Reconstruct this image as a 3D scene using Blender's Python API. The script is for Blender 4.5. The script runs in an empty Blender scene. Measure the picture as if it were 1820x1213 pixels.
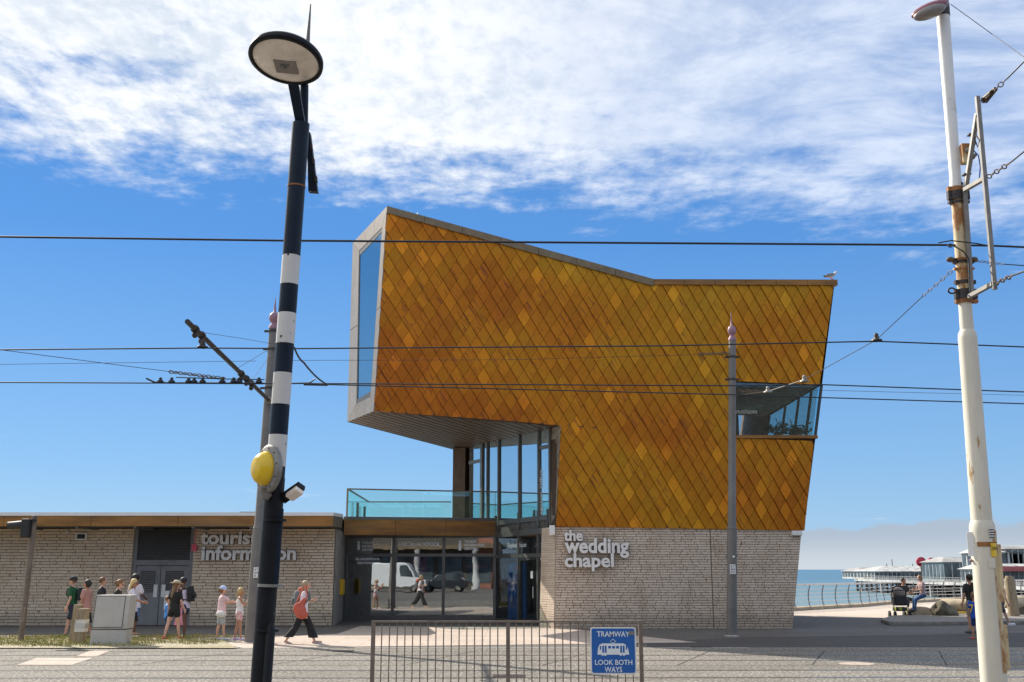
import bpy, bmesh, math, random
from mathutils import Vector, Matrix
from math import radians as R, sin, cos, tan, pi, atan2, sqrt
random.seed(7)
S = bpy.context.scene
C = S.collection

# ------------------------------------------------------------------ camera
CAMH, PITCH, F = 1.95, R(12.25), 1870.0
cam = bpy.data.cameras.new('camera'); camo = bpy.data.objects.new('camera', cam); C.objects.link(camo)
camo.location = (0, 0, CAMH); camo.rotation_euler = (R(90)+PITCH, 0, 0)
cam.sensor_width = 36; cam.lens = 36*F/1820; cam.clip_end = 90000; cam.clip_start = .1
S.camera = camo
# ------------------------------------------------------------------ sun, world
SUN = Vector((-.95, 1.0, 1.0)).normalized()
sl = bpy.data.lights.new('sun', 'SUN'); sl.energy = 5.0; sl.angle = R(.5); sl.color = (1, .93, .82)
so = bpy.data.objects.new('sun', sl); C.objects.link(so); so.rotation_euler = SUN.to_track_quat('Z', 'Y').to_euler()
W = bpy.data.worlds.new('World'); S.world = W; W.use_nodes = True
S.view_settings.view_transform = 'Standard'; S.view_settings.look = 'None'
S.view_settings.exposure = .48; S.view_settings.gamma = 1
SKY_STRENGTH = .10

class NT:
    def __init__(s, nt): s.t = nt; nt.nodes.clear()
    def n(s, typ, ins=None, **kw):
        nd = s.t.nodes.new(typ)
        for k, v in kw.items(): setattr(nd, k, v)
        for k, v in (ins or {}).items(): s.set(nd, k, v)
        return nd
    def set(s, nd, k, v):
        if hasattr(v, 'is_output') or isinstance(v, bpy.types.NodeSocket): s.t.links.new(v, nd.inputs[k])
        else: nd.inputs[k].default_value = v
    def m(s, op, a, b=0.0, c=0.0, clamp=False):
        nd = s.n('ShaderNodeMath', operation=op, use_clamp=clamp)
        s.set(nd, 0, a); s.set(nd, 1, b); s.set(nd, 2, c); return nd.outputs[0]
    def sm(s, v, a, b, lo=0., hi=1.):
        nd = s.n('ShaderNodeMapRange', interpolation_type='SMOOTHSTEP', clamp=True)
        s.set(nd, 0, v); s.set(nd, 1, a); s.set(nd, 2, b); s.set(nd, 3, lo); s.set(nd, 4, hi); return nd.outputs[0]
    def mix(s, f, a, b, mode='MIX'):
        nd = s.n('ShaderNodeMix', data_type='RGBA', blend_type=mode)
        s.set(nd, 0, f); s.set(nd, 6, a); s.set(nd, 7, b); return nd.outputs[2]
    def noise(s, vec, scale, det=4, rough=.55, dist=0.):
        nd = s.n('ShaderNodeTexNoise', {'Scale': scale, 'Detail': det, 'Roughness': rough, 'Distortion': dist})
        if vec is not None: s.t.links.new(vec, nd.inputs['Vector'])
        return nd.outputs['Fac']
    def mapv(s, vec, scale=(1, 1, 1), loc=(0, 0, 0), rot=(0, 0, 0)):
        nd = s.n('ShaderNodeMapping', {'Scale': scale, 'Location': loc, 'Rotation': rot})
        s.t.links.new(vec, nd.inputs['Vector']); return nd.outputs[0]
    def comb(s, x, y, z=0.):
        nd = s.n('ShaderNodeCombineXYZ'); s.set(nd, 0, x); s.set(nd, 1, y); s.set(nd, 2, z); return nd.outputs[0]

def build_world():
    g = NT(W.node_tree)
    tc = g.n('ShaderNodeTexCoord').outputs['Generated']
    nv = g.n('ShaderNodeVectorMath', {0: tc}, operation='NORMALIZE').outputs[0]
    sp = g.n('ShaderNodeSeparateXYZ', {0: nv})
    x, y, z = sp.outputs
    zc = g.m('MAXIMUM', z, .03)
    u = g.m('DIVIDE', x, zc); w = g.m('DIVIDE', y, zc)
    uv = g.comb(u, w)
    sky = g.n('ShaderNodeTexSky', sky_type='NISHITA', sun_disc=False, sun_elevation=math.asin(SUN.z),
              sun_rotation=atan2(SUN.x, SUN.y), altitude=0, air_density=1.0, dust_density=.0, ozone_density=3.2)
    hs = g.n('ShaderNodeHueSaturation', {'Saturation': 1.12, 'Value': 1.0, 'Color': sky.outputs[0]})
    skyc = g.mix(1.0, hs.outputs[0], g.mix(g.sm(z, .0, .42), (.42, .50, .64, 1), (.60, .78, .92, 1)), 'MULTIPLY')
    rp = g.n('ShaderNodeValToRGB'); g.set(rp, 0, z); el = rp.color_ramp.elements
    el[0].position = 0; el[0].color = (.31, .48, .68, 1); el[1].position = .62; el[1].color = (.035, .13, .36, 1)
    for p_, c_ in ((.1, (.205, .40, .665, 1)), (.3, (.075, .235, .56, 1))): k = el.new(p_); k.color = c_
    rs = g.mix(1., rp.outputs[0], (10, 10, 10, 1), 'MULTIPLY'); skyc = g.mix(.7, skyc, rs)
    # big cloud sheet overhead: its ragged edge runs across the view
    big = g.noise(g.mapv(uv, (1, 1, 1), (3.1, 1.7, 0)), 1.1, 3, .5)
    mid = g.noise(g.mapv(uv, (1, 1.25, 1), (9, 4, 0), (0, 0, .5)), 3.4, 9, .58, .15)
    fine = g.noise(g.mapv(uv, (1, .62, 1), (2, 8, 0)), 21, 7, .6, .1)
    veil = g.noise(g.mapv(uv, (1, 1.7, 1), (5, 2, 0), (0, 0, .35)), 2.6, 8, .66, .5)
    b = g.m('ADD', 2.62, g.m('MULTIPLY', .26, g.m('MAXIMUM', g.m('MINIMUM', u, 1.6), -2.)))
    d = g.m('SUBTRACT', b, w)
    d2 = g.m('ADD', d, g.m('ADD', g.m('MULTIPLY', g.m('SUBTRACT', mid, .5), 1.5), g.m('MULTIPLY', g.m('SUBTRACT', fine, .5), .5)))
    d2 = g.m('ADD', d2, g.m('MULTIPLY', g.m('SUBTRACT', big, .5), .8))
    thick = g.sm(d2, -.25, .42)
    right = g.sm(u, -.25, .75)                       # thinner, wispier to the right
    wis = g.sm(g.m('ADD', g.m('MULTIPLY', veil, .7), g.m('MULTIPLY', mid, .3)), .36, .66)
    dens_r = g.m('MULTIPLY', thick, g.m('ADD', .34, g.m('MULTIPLY', wis, .52)))
    mx = g.n('ShaderNodeMix', data_type='FLOAT'); g.set(mx, 0, right); g.set(mx, 2, g.m('MULTIPLY', thick, g.sm(g.m('ADD', mid, g.m('MULTIPLY', fine, .5)), .34, .70, .88, 1.0))); g.set(mx, 3, dens_r)
    dens = mx.outputs[0]
    # thins out again far behind and to the sides
    dens = g.m('MULTIPLY', dens, g.sm(g.m('ADD', w, g.m('MULTIPLY', big, 2.)), -3.2, .2, .35, 1.))
    shade = g.mix(g.sm(g.m('ADD', g.m('MULTIPLY', g.noise(g.mapv(uv, (1, .8, 1), (7, 3, 0)), 2.6, 5, .6), .5), g.m('MULTIPLY', fine, .5)), .36, .60), (5.2, 5.8, 6.6, 1), (7.3, 7.5, 7.8, 1))
    shade = g.mix(g.m('MULTIPLY', right, .75), shade, (5.6, 6.3, 7.6, 1))
    col = g.mix(dens, skyc, shade)
    # low wisps
    lw = g.sm(g.noise(g.mapv(nv, (5, 5, 46), (1.3, 0, 2.1)), 1.4, 5, .5), .66, .80, 0, .6)
    lw = g.m('MULTIPLY', lw, g.m('MULTIPLY', g.sm(z, .03, .06), g.sm(z, .13, .09)))
    col = g.mix(lw, col, (7.2, 7.8, 8.6, 1))
    # hazy bank over the sea horizon
    azn = g.noise(g.mapv(nv, (7, 7, 12)), 1.6, 6, .6)
    top = g.m('ADD', .012, g.m('MULTIPLY', azn, .058))
    bank = g.sm(g.m('SUBTRACT', top, z), -.002, .004)
    sid = g.sm(g.m('DIVIDE', x, g.m('MAXIMUM', y, .01)), -.45, .2, .35, 1.)
    bcol = g.mix(g.sm(z, .0, .036), (4.7, 5.1, 5.4, 1), (3.2, 3.75, 4.5, 1))
    col = g.mix(g.m('MULTIPLY', g.m('MULTIPLY', bank, .9), sid), col, bcol)
    bg = g.n('ShaderNodeBackground', {'Color': col, 'Strength': SKY_STRENGTH})
    out = g.n('ShaderNodeOutputWorld', {'Surface': bg.outputs[0]})
build_world()

# ------------------------------------------------------------------ view geometry helpers
def ray(px, py):
    u = (px-910)/F; v = (606.5-py)/F
    return Vector((u, cos(PITCH)-v*sin(PITCH), sin(PITCH)+v*cos(PITCH)))
CAM = Vector((0, 0, CAMH))
def P(px, py, Y): r = ray(px, py); return CAM + r*(Y/r.y)
def G(px, py, z=0.): r = ray(px, py); return CAM + r*((z-CAMH)/r.z)
def hit(px, py, p0, n): r = ray(px, py); n = Vector(n); return CAM + r*((Vector(p0)-CAM).dot(n)/r.dot(n))
def wpx(n, p): # size in metres of n pixels at point p
    fwd = Vector((0, cos(PITCH), sin(PITCH))); return n*(Vector(p)-CAM).dot(fwd)/F

# ------------------------------------------------------------------ materials
MATS = {}
def mat(name, col, rough=.6, metal=0., var=.12, vs=3., bump=0., bs=40., spec=.5, det=5, stretch=(1, 1, 1), dirt=None, ds=1.2, dlo=.55, dhi=.7, rnd=0., coat=0.):
    if name in MATS: return MATS[name]
    m = bpy.data.materials.new(name); m.use_nodes = True; g = NT(m.node_tree)
    oc = g.n('ShaderNodeTexCoord').outputs['Object']; v = g.mapv(oc, stretch)
    c = (*col, 1)
    n = g.noise(v, vs, det, .6)
    lo = tuple(max(0, k*(1-var)) for k in col)+(1,); hi = tuple(min(1, k*(1+var)) for k in col)+(1,)
    cc = g.mix(g.sm(n, .3, .7), lo, hi)
    if rnd:
        rr = g.m('FRACT', g.m('ADD', g.n('ShaderNodeNewGeometry').outputs['Random Per Island'], g.n('ShaderNodeObjectInfo').outputs['Random']))
        cc = g.mix(1., cc, g.mix(rr, (1-rnd,)*3+(1,), (1+rnd,)*3+(1,)), 'MULTIPLY')
    if dirt:
        dn = g.noise(g.mapv(oc, stretch, (4, 7, 2)), ds, 7, .65)
        cc = g.mix(g.sm(dn, dlo, dhi), cc, (*dirt, 1))
    b = g.n('ShaderNodeBsdfPrincipled', {'Base Color': cc, 'Roughness': rough, 'Metallic': metal, 'Specular IOR Level': spec, 'Coat Weight': coat})
    if bump:
        bn = g.n('ShaderNodeBump', {'Strength': bump, 'Distance': .01, 'Height': g.noise(oc, bs, 4, .6)})
        g.t.links.new(bn.outputs[0], b.inputs['Normal'])
    g.n('ShaderNodeOutputMaterial', {'Surface': b.outputs[0]})
    MATS[name] = m; return m

def mat_brick(name, a, b_, mortar=False):
    m = bpy.data.materials.new(name); m.use_nodes = True; g = NT(m.node_tree)
    oc = g.n('ShaderNodeTexCoord').outputs['Object']
    geo = g.n('ShaderNodeNewGeometry'); wp = geo.outputs['Position']
    rr = g.m('FRACT', g.m('ADD', geo.outputs['Random Per Island'], g.n('ShaderNodeObjectInfo').outputs['Random']))
    c = g.mix(rr, (*a, 1), (*b_, 1))
    c = g.mix(g.sm(g.noise(wp, .8, 5, .6), .35, .7), c, g.mix(1., c, (.93, .90, .87, 1), 'MULTIPLY'))
    c = g.mix(g.sm(g.noise(g.mapv(wp, (1, 1, 2.2)), 9, 3, .5), .68, .71), c, (.035, .03, .027, 1))   # voids in the brick
    c = g.mix(g.m('MULTIPLY', g.sm(g.noise(g.mapv(wp, (1.6, 1, .5)), .9, 6, .65), .52, .75), .45), c, (.34, .23, .15, 1))
    zz_ = g.n('ShaderNodeSeparateXYZ', {0: wp}).outputs[2]
    c = g.mix(g.m('MULTIPLY', g.sm(g.m('ADD', zz_, g.m('MULTIPLY', g.noise(wp, 1.7, 4, .6), -.7)), .25, -.1), .45), c, (.20, .17, .14, 1))
    c = g.mix(g.sm(g.noise(wp, 34, 3, .6), .4, .75), c, g.mix(1., c, (.74, .7, .66, 1), 'MULTIPLY'))
    b = g.n('ShaderNodeBsdfPrincipled', {'Base Color': c, 'Roughness': .85})
    bn = g.n('ShaderNodeBump', {'Strength': .4, 'Distance': .01, 'Height': g.noise(wp, 22, 5, .65)})
    g.t.links.new(bn.outputs[0], b.inputs['Normal'])
    g.n('ShaderNodeOutputMaterial', {'Surface': b.outputs[0]}); MATS[name] = m; return m

def mat_shingle(name):
    m = bpy.data.materials.new(name); m.use_nodes = True; g = NT(m.node_tree)
    geo = g.n('ShaderNodeNewGeometry'); wp = geo.outputs['Position']
    sp = g.n('ShaderNodeSeparateXYZ', {0: wp})
    rr = g.m('FRACT', g.m('ADD', geo.outputs['Random Per Island'], g.n('ShaderNodeObjectInfo').outputs['Random']))
    r2 = g.m('FRACT', g.m('MULTIPLY', rr, 7.31))
    big = g.noise(g.mapv(wp, (1, 1, 1.3)), .24, 3, .5)
    hgt = g.sm(sp.outputs[2], 5., 14.)
    rgt = g.sm(sp.outputs[0], -3., 9.)
    t = g.m('ADD', g.m('MULTIPLY', g.m('SUBTRACT', big, .5), 1.9), g.m('ADD', g.m('MULTIPLY', hgt, .34), g.m('MULTIPLY', rgt, .36)))
    t = g.m('ADD', t, g.m('MULTIPLY', g.m('SUBTRACT', rr, .5), .20))
    ramp = g.n('ShaderNodeValToRGB'); g.set(ramp, 0, t)
    e = ramp.color_ramp.elements
    e[0].position = -.1; e[0].color = (.40, .115, .008, 1)
    e[1].position = .95; e[1].color = (.475, .245, .017, 1)
    for p_, c_ in ((.28, (.475, .168, .009, 1)), (.6, (.485, .212, .011, 1))):
        k = e.new(p_); k.color = c_
    c = g.mix(1., ramp.outputs[0], g.mix(r2, (.95, .95, .95, 1), (1.22, 1.20, 1.20, 1)), 'MULTIPLY')
    c = g.mix(g.sm(g.m('FRACT', g.m('MULTIPLY', rr, 23.7)), .90, .94), c, g.mix(1., c, (1.38, 1.40, 1.4, 1), 'MULTIPLY'))
    # streaks running along the "\" seams
    a = R(57.5)
    al = g.m('ADD', g.m('MULTIPLY', sp.outputs[0], cos(a)), g.m('MULTIPLY', sp.outputs[2], -sin(a)))
    ac = g.m('ADD', g.m('MULTIPLY', sp.outputs[0], sin(a)), g.m('MULTIPLY', sp.outputs[2], cos(a)))
    sv = g.comb(g.m('MULTIPLY', al, .85), g.m('MULTIPLY', ac, 13.), g.m('MULTIPLY', rr, 9.))
    st = g.noise(sv, 1., 5, .6, .4)
    msk = g.noise(g.mapv(wp, (1, 1, 1), (3, 2, 5)), .55, 4, .6)
    sm_ = g.m('MULTIPLY', g.sm(st, .53, .63), g.sm(g.m('ADD', msk, g.m('SUBTRACT', g.m('MULTIPLY', g.sm(r2, .3, 1.), .3), g.m('ADD', g.m('MULTIPLY', rgt, .12), g.m('MULTIPLY', hgt, .05)))), .5, .66))
    c = g.mix(g.m('MULTIPLY', sm_, .65), c, (.15, .04, .022, 1))
    fn = g.noise(g.comb(g.m('MULTIPLY', al, 5), g.m('MULTIPLY', ac, 11.)), 1., 6, .65)
    c = g.mix(g.sm(fn, .35, .75), c, g.mix(1., c, (.84, .80, .72, 1), 'MULTIPLY'))
    b = g.n('ShaderNodeBsdfPrincipled', {'Base Color': c, 'Roughness': .46, 'Metallic': .4, 'Specular IOR Level': .2})
    bn = g.n('ShaderNodeBump', {'Strength': .3, 'Distance': .012, 'Height': g.noise(wp, 3.2, 4, .6)})
    g.t.links.new(bn.outputs[0], b.inputs['Normal'])
    g.n('ShaderNodeOutputMaterial', {'Surface': b.outputs[0]}); MATS[name] = m; return m

def mat_glass(name, tint=(.6, .7, .68), refl=.35, rough=.0, rcol=(.9, .95, 1), fres=.55):
    m = bpy.data.materials.new(name); m.use_nodes = True; g = NT(m.node_tree)
    tr = g.n('ShaderNodeBsdfTransparent', {'Color': (*tint, 1)})
    gl = g.n('ShaderNodeBsdfGlossy', {'Color': (*rcol, 1), 'Roughness': rough})
    fr = g.n('ShaderNodeLayerWeight', {'Blend': .35}).outputs['Fresnel']
    f = g.m('ADD', refl, g.m('MULTIPLY', fr, fres), clamp=True)
    oc = g.n('ShaderNodeTexCoord').outputs['Object']
    bn = g.n('ShaderNodeBump', {'Strength': .03, 'Distance': .05, 'Height': g.noise(oc, .9, 2, .5)})
    g.t.links.new(bn.outputs[0], gl.inputs['Normal'])
    mx = g.n('ShaderNodeMixShader'); g.set(mx, 0, f); g.set(mx, 1, tr.outputs[0]); g.set(mx, 2, gl.outputs[0])
    g.n('ShaderNodeOutputMaterial', {'Surface': mx.outputs[0]}); MATS[name] = m; return m

def mat_ground(name, base, speck_hi, speck_lo, ss=30, patch=(.9, .88, .85), rough=.9, stain=.5, joint=None):
    m = bpy.data.materials.new(name); m.use_nodes = True; g = NT(m.node_tree)
    wp = g.n('ShaderNodeNewGeometry').outputs['Position']
    c = (*base, 1)
    n1 = g.noise(wp, ss, 2, .7)
    c = g.mix(g.sm(n1, .52, .66), c, (*speck_hi, 1)); c = g.mix(g.sm(n1, .45, .34), c, (*speck_lo, 1))
    n3 = g.noise(wp, ss*.33, 3, .7)
    c = g.mix(g.sm(n3, .35, .7), g.mix(1., c, (.82, .82, .82, 1), 'MULTIPLY'), c)
    n2 = g.noise(g.mapv(wp, (.35, 1, 1)), .55, 7, .65)
    c = g.mix(g.sm(n2, .38, .66), g.mix(1., c, (*patch, 1), 'MULTIPLY'), c)
    n4 = g.noise(g.mapv(wp, (.12, 1.6, 1), (3, 1, 0)), 1., 6, .7)
    c = g.mix(g.m('MULTIPLY', g.sm(n4, .6, .72), stain), c, g.mix(1., c, (.68, .64, .60, 1), 'MULTIPLY'))
    if joint:
        w_, h_, jw = joint
        br = g.n('ShaderNodeTexBrick', {'Vector': wp, 'Scale': 1., 'Brick Width': w_, 'Row Height': h_, 'Mortar Size': jw, 'Mortar Smooth': .2, 'Color1': (1, 1, 1, 1), 'Color2': (.9, .9, .9, 1), 'Mortar': (.55, .52, .5, 1)})
        c = g.mix(1., c, br.outputs[0], 'MULTIPLY')
    b = g.n('ShaderNodeBsdfPrincipled', {'Base Color': c, 'Roughness': rough, 'Specular IOR Level': .3})
    bn = g.n('ShaderNodeBump', {'Strength': .5, 'Distance': .01, 'Height': n1}); g.t.links.new(bn.outputs[0], b.inputs['Normal'])
    g.n('ShaderNodeOutputMaterial', {'Surface': b.outputs[0]}); MATS[name] = m; return m

M = dict(
 brick=mat_brick('pale_brick', (.76, .61, .44), (.85, .705, .53)),
 brick2=mat_brick('grey_brick', (.64, .52, .405), (.74, .62, .50)),
 mortar=mat('mortar', (.32, .25, .185), .9),
 shingle=mat_shingle('gold_shingle'),
 gap=mat('dark_backing', (.06, .028, .01), .8),
 copper=mat('copper_fascia', (.27, .125, .03), .5, .3, .35, 1.2, stretch=(.5, 1, 3), dirt=(.22, .13, .06), ds=.7, dlo=.5, dhi=.75),
 coping=mat('coping_bronze', (.20, .15, .09), .5, .4, .15),
 soffit=mat('soffit_board', (.12, .066, .038), .6, .2, .2, 3, stretch=(.4, 3, 1)),
 sideclad=mat('brown_cladding', (.26, .20, .13), .5, .3, .35, 2),
 silver=mat('silver_frame', (.25, .21, .165), .45, .45, .08, dirt=(.30, .25, .2), ds=1.5),
 darkframe=mat('grey_frame', (.13, .125, .115), .5, .3, .1),
 blackframe=mat('black_frame', (.03, .03, .03), .5),
 doorgrey=mat('door_grey', (.20, .20, .20), .55, 0, .08, dirt=(.1, .1, .1)),
 louver=mat('louver_grey', (.15, .145, .14), .5, 0, .1),
 glass=mat_glass('shop_glass', (.80, .82, .80), .25),
 door_glass=mat_glass('door_glass', (.80, .82, .82), .05, fres=.3),
 glass_sky=mat_glass('tower_glass', (.30, .38, .40), .62, rcol=(.80, .93, 1)),
 glass_win=mat_glass('big_window_glass', (.55, .78, .80), .42, .02, (.85, 1., 1.)),
 glass_side=mat_glass('side_glass', (.72, .92, .95), .05, fres=.2),
 glass_teal=mat_glass('balustrade_glass', (.87, .985, .965), .05, rcol=(.8, 1, .98), fres=.4),
 white=mat('white_paint', (.78, .77, .74), .5, 0, .04, dirt=(.5, .45, .38), ds=2, dlo=.62, dhi=.75),
 cream=mat('cream_paint', (.70, .65, .53), .55, 0, .07, 2, bump=.08, dirt=(.42, .27, .12), ds=2.4, dlo=.61, dhi=.67, stretch=(3, 3, .8)),
 rustcream=mat('rusty_cream', (.62, .50, .30), .7, 0, .14, 4, bump=.3, dirt=(.36, .16, .05), ds=3.5, dlo=.5, dhi=.62, stretch=(2, 2, .8)),
 rust=mat('rust', (.30, .13, .045), .85, 0, .4, 9, bump=.4),
 rustpaint=mat('rust_run', (.40, .17, .05), .8, 0, .35, 4, stretch=(3, 3, .8), dirt=(.6, .5, .32), ds=3, dlo=.5, dhi=.6),
 black=mat('black_paint', (.013, .014, .016), .42, 0, .2, 3, dirt=(.2, .18, .16), ds=9, dlo=.70, dhi=.74, spec=.18),
 navy=mat('navy_paint', (.010, .018, .032), .42, 0, .2, 3, dirt=(.2, .18, .16), ds=8, dlo=.70, dhi=.74, spec=.2),
 bandwhite=mat('band_white', (.66, .63, .58), .5, 0, .06, 3, bump=.1, dirt=(.03, .03, .03), ds=9, dlo=.625, dhi=.64, stretch=(1, 1, .6)),
 greypole=mat('grey_pole', (.18, .165, .15), .55, .1, .12, 2, dirt=(.1, .09, .08), ds=3, dlo=.6, dhi=.8),
 mauve=mat('mauve_paint', (.32, .17, .21), .5, 0, .1),
 galv=mat('galvanised', (.26, .245, .22), .5, .4, .15, 8),
 steel=mat('dark_steel', (.06, .05, .045), .5, .5, .3, 20),
 wire=mat('wire_black', (.012, .014, .02), .5, 0, .1),
 chain=mat('rusty_chain', (.17, .12, .08), .7, .3, .4, 30),
 yellow=mat('beacon_yellow', (.85, .55, .01), .3, 0, .05, coat=.4),
 boxyellow=mat('box_yellow', (.75, .45, .01), .5, 0, .06),
 lens=mat('lamp_lens', (.88, .78, .66), .25, 0, .12, 5, coat=.5),
 lensin=mat('lamp_inner', (.25, .22, .2), .4, .3),
 timber=mat('timber', (.30, .235, .15), .85, 0, .25, 6, bump=.5, stretch=(4, 4, .7), dirt=(.16, .12, .08), ds=3),
 cabinet=mat('cabinet_grey', (.50, .47, .42), .7, 0, .06, 3, dirt=(.33, .30, .25), ds=3, dlo=.56, dhi=.78, bump=.1),
 concrete=mat('concrete', (.42, .38, .33), .9, 0, .15, 5, bump=.4, dirt=(.25, .22, .18), ds=2),
 kerbstone=mat('kerbstone', (.22, .20, .175), .9, 0, .2, 5, bump=.5),
 stone=mat('rock', (.12, .105, .075), .95, 0, .4, 3, bump=.8, bs=14),
 palestone=mat('pale_stone', (.46, .38, .27), .9, 0, .2, 3, bump=.5, bs=18),
 signblue=mat('sign_blue', (.008, .12, .42), .35, 0, .05, coat=.3),
 signwhite=mat('sign_white', (.80, .78, .74), .4, 0, .03),
 textwhite=mat('vinyl_white', (.85, .87, .86), .5, 0, .02),
 letter=mat('letter_metal', (.80, .76, .71), .5, .1, .05),
 ink=mat('ink_black', (.02, .02, .02), .6),
 pinkred=mat('pink_red', (.75, .10, .14), .5),
 interior=mat('interior_dark', (.10, .095, .085), .8, 0, .3),
 interior2=mat('interior_wall', (.20, .18, .16), .8, 0, .2),
 purple=mat('poster_purple', (.34, .03, .17), .5, 0, .2),
 posterblue=mat('poster_blue', (.04, .24, .75), .45, 0, .25, 1),
 beige=mat('beige_counter', (.32, .27, .2), .7),
 leaf=mat('leaf', (.05, .09, .03), .7, 0, .4, 8),
 grass=mat('grass_blades', (.24, .25, .05), .8, 0, .45, 2, rnd=.35, dirt=(.38, .30, .12), ds=3, dlo=.45, dhi=.6),
 rail=mat('rail_steel', (.45, .42, .38), .3, .7, .1),
 railgroove=mat('rail_groove', (.03, .027, .024), .9),
 fence=mat('fence_brown', (.21, .165, .13), .5, .2, .2, 9),
 fenceblk=mat('railing_dark', (.06, .06, .06), .4, .3),
 stainless=mat('stainless', (.62, .62, .60), .35, .6, .05),
 pierwhite=mat('pier_white', (.42, .42, .41), .7, 0, .3, .5, dirt=(.2, .19, .17), ds=.6),
 piergrey=mat('pier_roof', (.30, .29, .28), .7, 0, .25, .3),
 pierdark=mat('pier_iron', (.035, .035, .04), .8, 0, .3, .5),
 pierglass=mat('pier_glass', (.09, .11, .12), .25, .3, .6, .3),
 pierred=mat('ride_red', (.45, .03, .06), .5),
 pierteal=mat('pier_teal', (.22, .29, .31), .6),
 facade1=mat('street_stucco', (.085, .075, .062), .8, 0, .08, .5),
 facade2=mat('street_brick', (.30, .13, .09), .85, 0, .15, 2),
 vanwhite=mat('van_white', (.75, .75, .75), .3, 0, .02, coat=.6),
 carblue=mat('car_blue', (.03, .10, .30), .3, .2, .02, coat=.8),
 cardark=mat('car_dark', (.03, .035, .045), .3, .2, .02, coat=.8),
 rubber=mat('rubber', (.02, .02, .02), .8),
 gullw=mat('gull_white', (.75, .74, .72), .8), gullg=mat('gull_grey', (.25, .26, .28), .8), gullb=mat('gull_black', (.03, .03, .03), .8),
)
M['tram'] = mat_ground('tram_concrete', (.215, .195, .168), (.60, .55, .48), (.06, .053, .045), 17, (.80, .79, .77), stain=.8)
M['asphalt'] = mat_ground('pavement_grey', (.17, .156, .142), (.25, .23, .205), (.12, .11, .10), 12, (.88, .87, .86), joint=(2.4, 1.2, .012))
M['darkasphalt'] = mat_ground('dark_asphalt', (.085, .08, .077), (.17, .16, .15), (.07, .065, .06), 28)
M['paving'] = mat_ground('pink_paving', (.60, .50, .42), (.70, .60, .52), (.50, .42, .35), 24, (.92, .9, .88), stain=.25, joint=(1.6, .8, .012))
M['prom'] = mat_ground('promenade', (.62, .53, .44), (.70, .61, .52), (.52, .44, .37), 20, (.92, .9, .88), stain=.3)
M['soil'] = mat_ground('dry_soil', (.42, .36, .27), (.56, .5, .40), (.26, .21, .12), 14, (.8, .82, .62))

def mat_sea():
    m = bpy.data.materials.new('sea_water'); m.use_nodes = True; g = NT(m.node_tree)
    wp = g.n('ShaderNodeNewGeometry').outputs['Position']
    sp = g.n('ShaderNodeSeparateXYZ', {0: wp})
    near = g.sm(sp.outputs[1], 120, 900)
    n = g.noise(g.mapv(wp, (.004, .02, 1)), 1., 6, .6)
    c = g.mix(near, (.17, .25, .26, 1), (.075, .165, .225, 1))
    c = g.mix(g.sm(n, .35, .7), c, g.mix(1., c, (.75, .8, .85, 1), 'MULTIPLY'))
    c = g.mix(g.sm(g.noise(g.mapv(wp, (.08, .35, 1)), 1., 5, .7), .67, .74), c, (.55, .6, .6, 1))
    b = g.n('ShaderNodeBsdfPrincipled', {'Base Color': c, 'Roughness': .32, 'IOR': 1.33, 'Specular IOR Level': .35})
    bn = g.n('ShaderNodeBump', {'Strength': .9, 'Distance': .6, 'Height': g.noise(g.mapv(wp, (.25, .6, 1)), 1., 6, .65)})
    g.t.links.new(bn.outputs[0], b.inputs['Normal'])
    g.n('ShaderNodeOutputMaterial', {'Surface': b.outputs[0]}); return m
M['sea'] = mat_sea()

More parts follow.
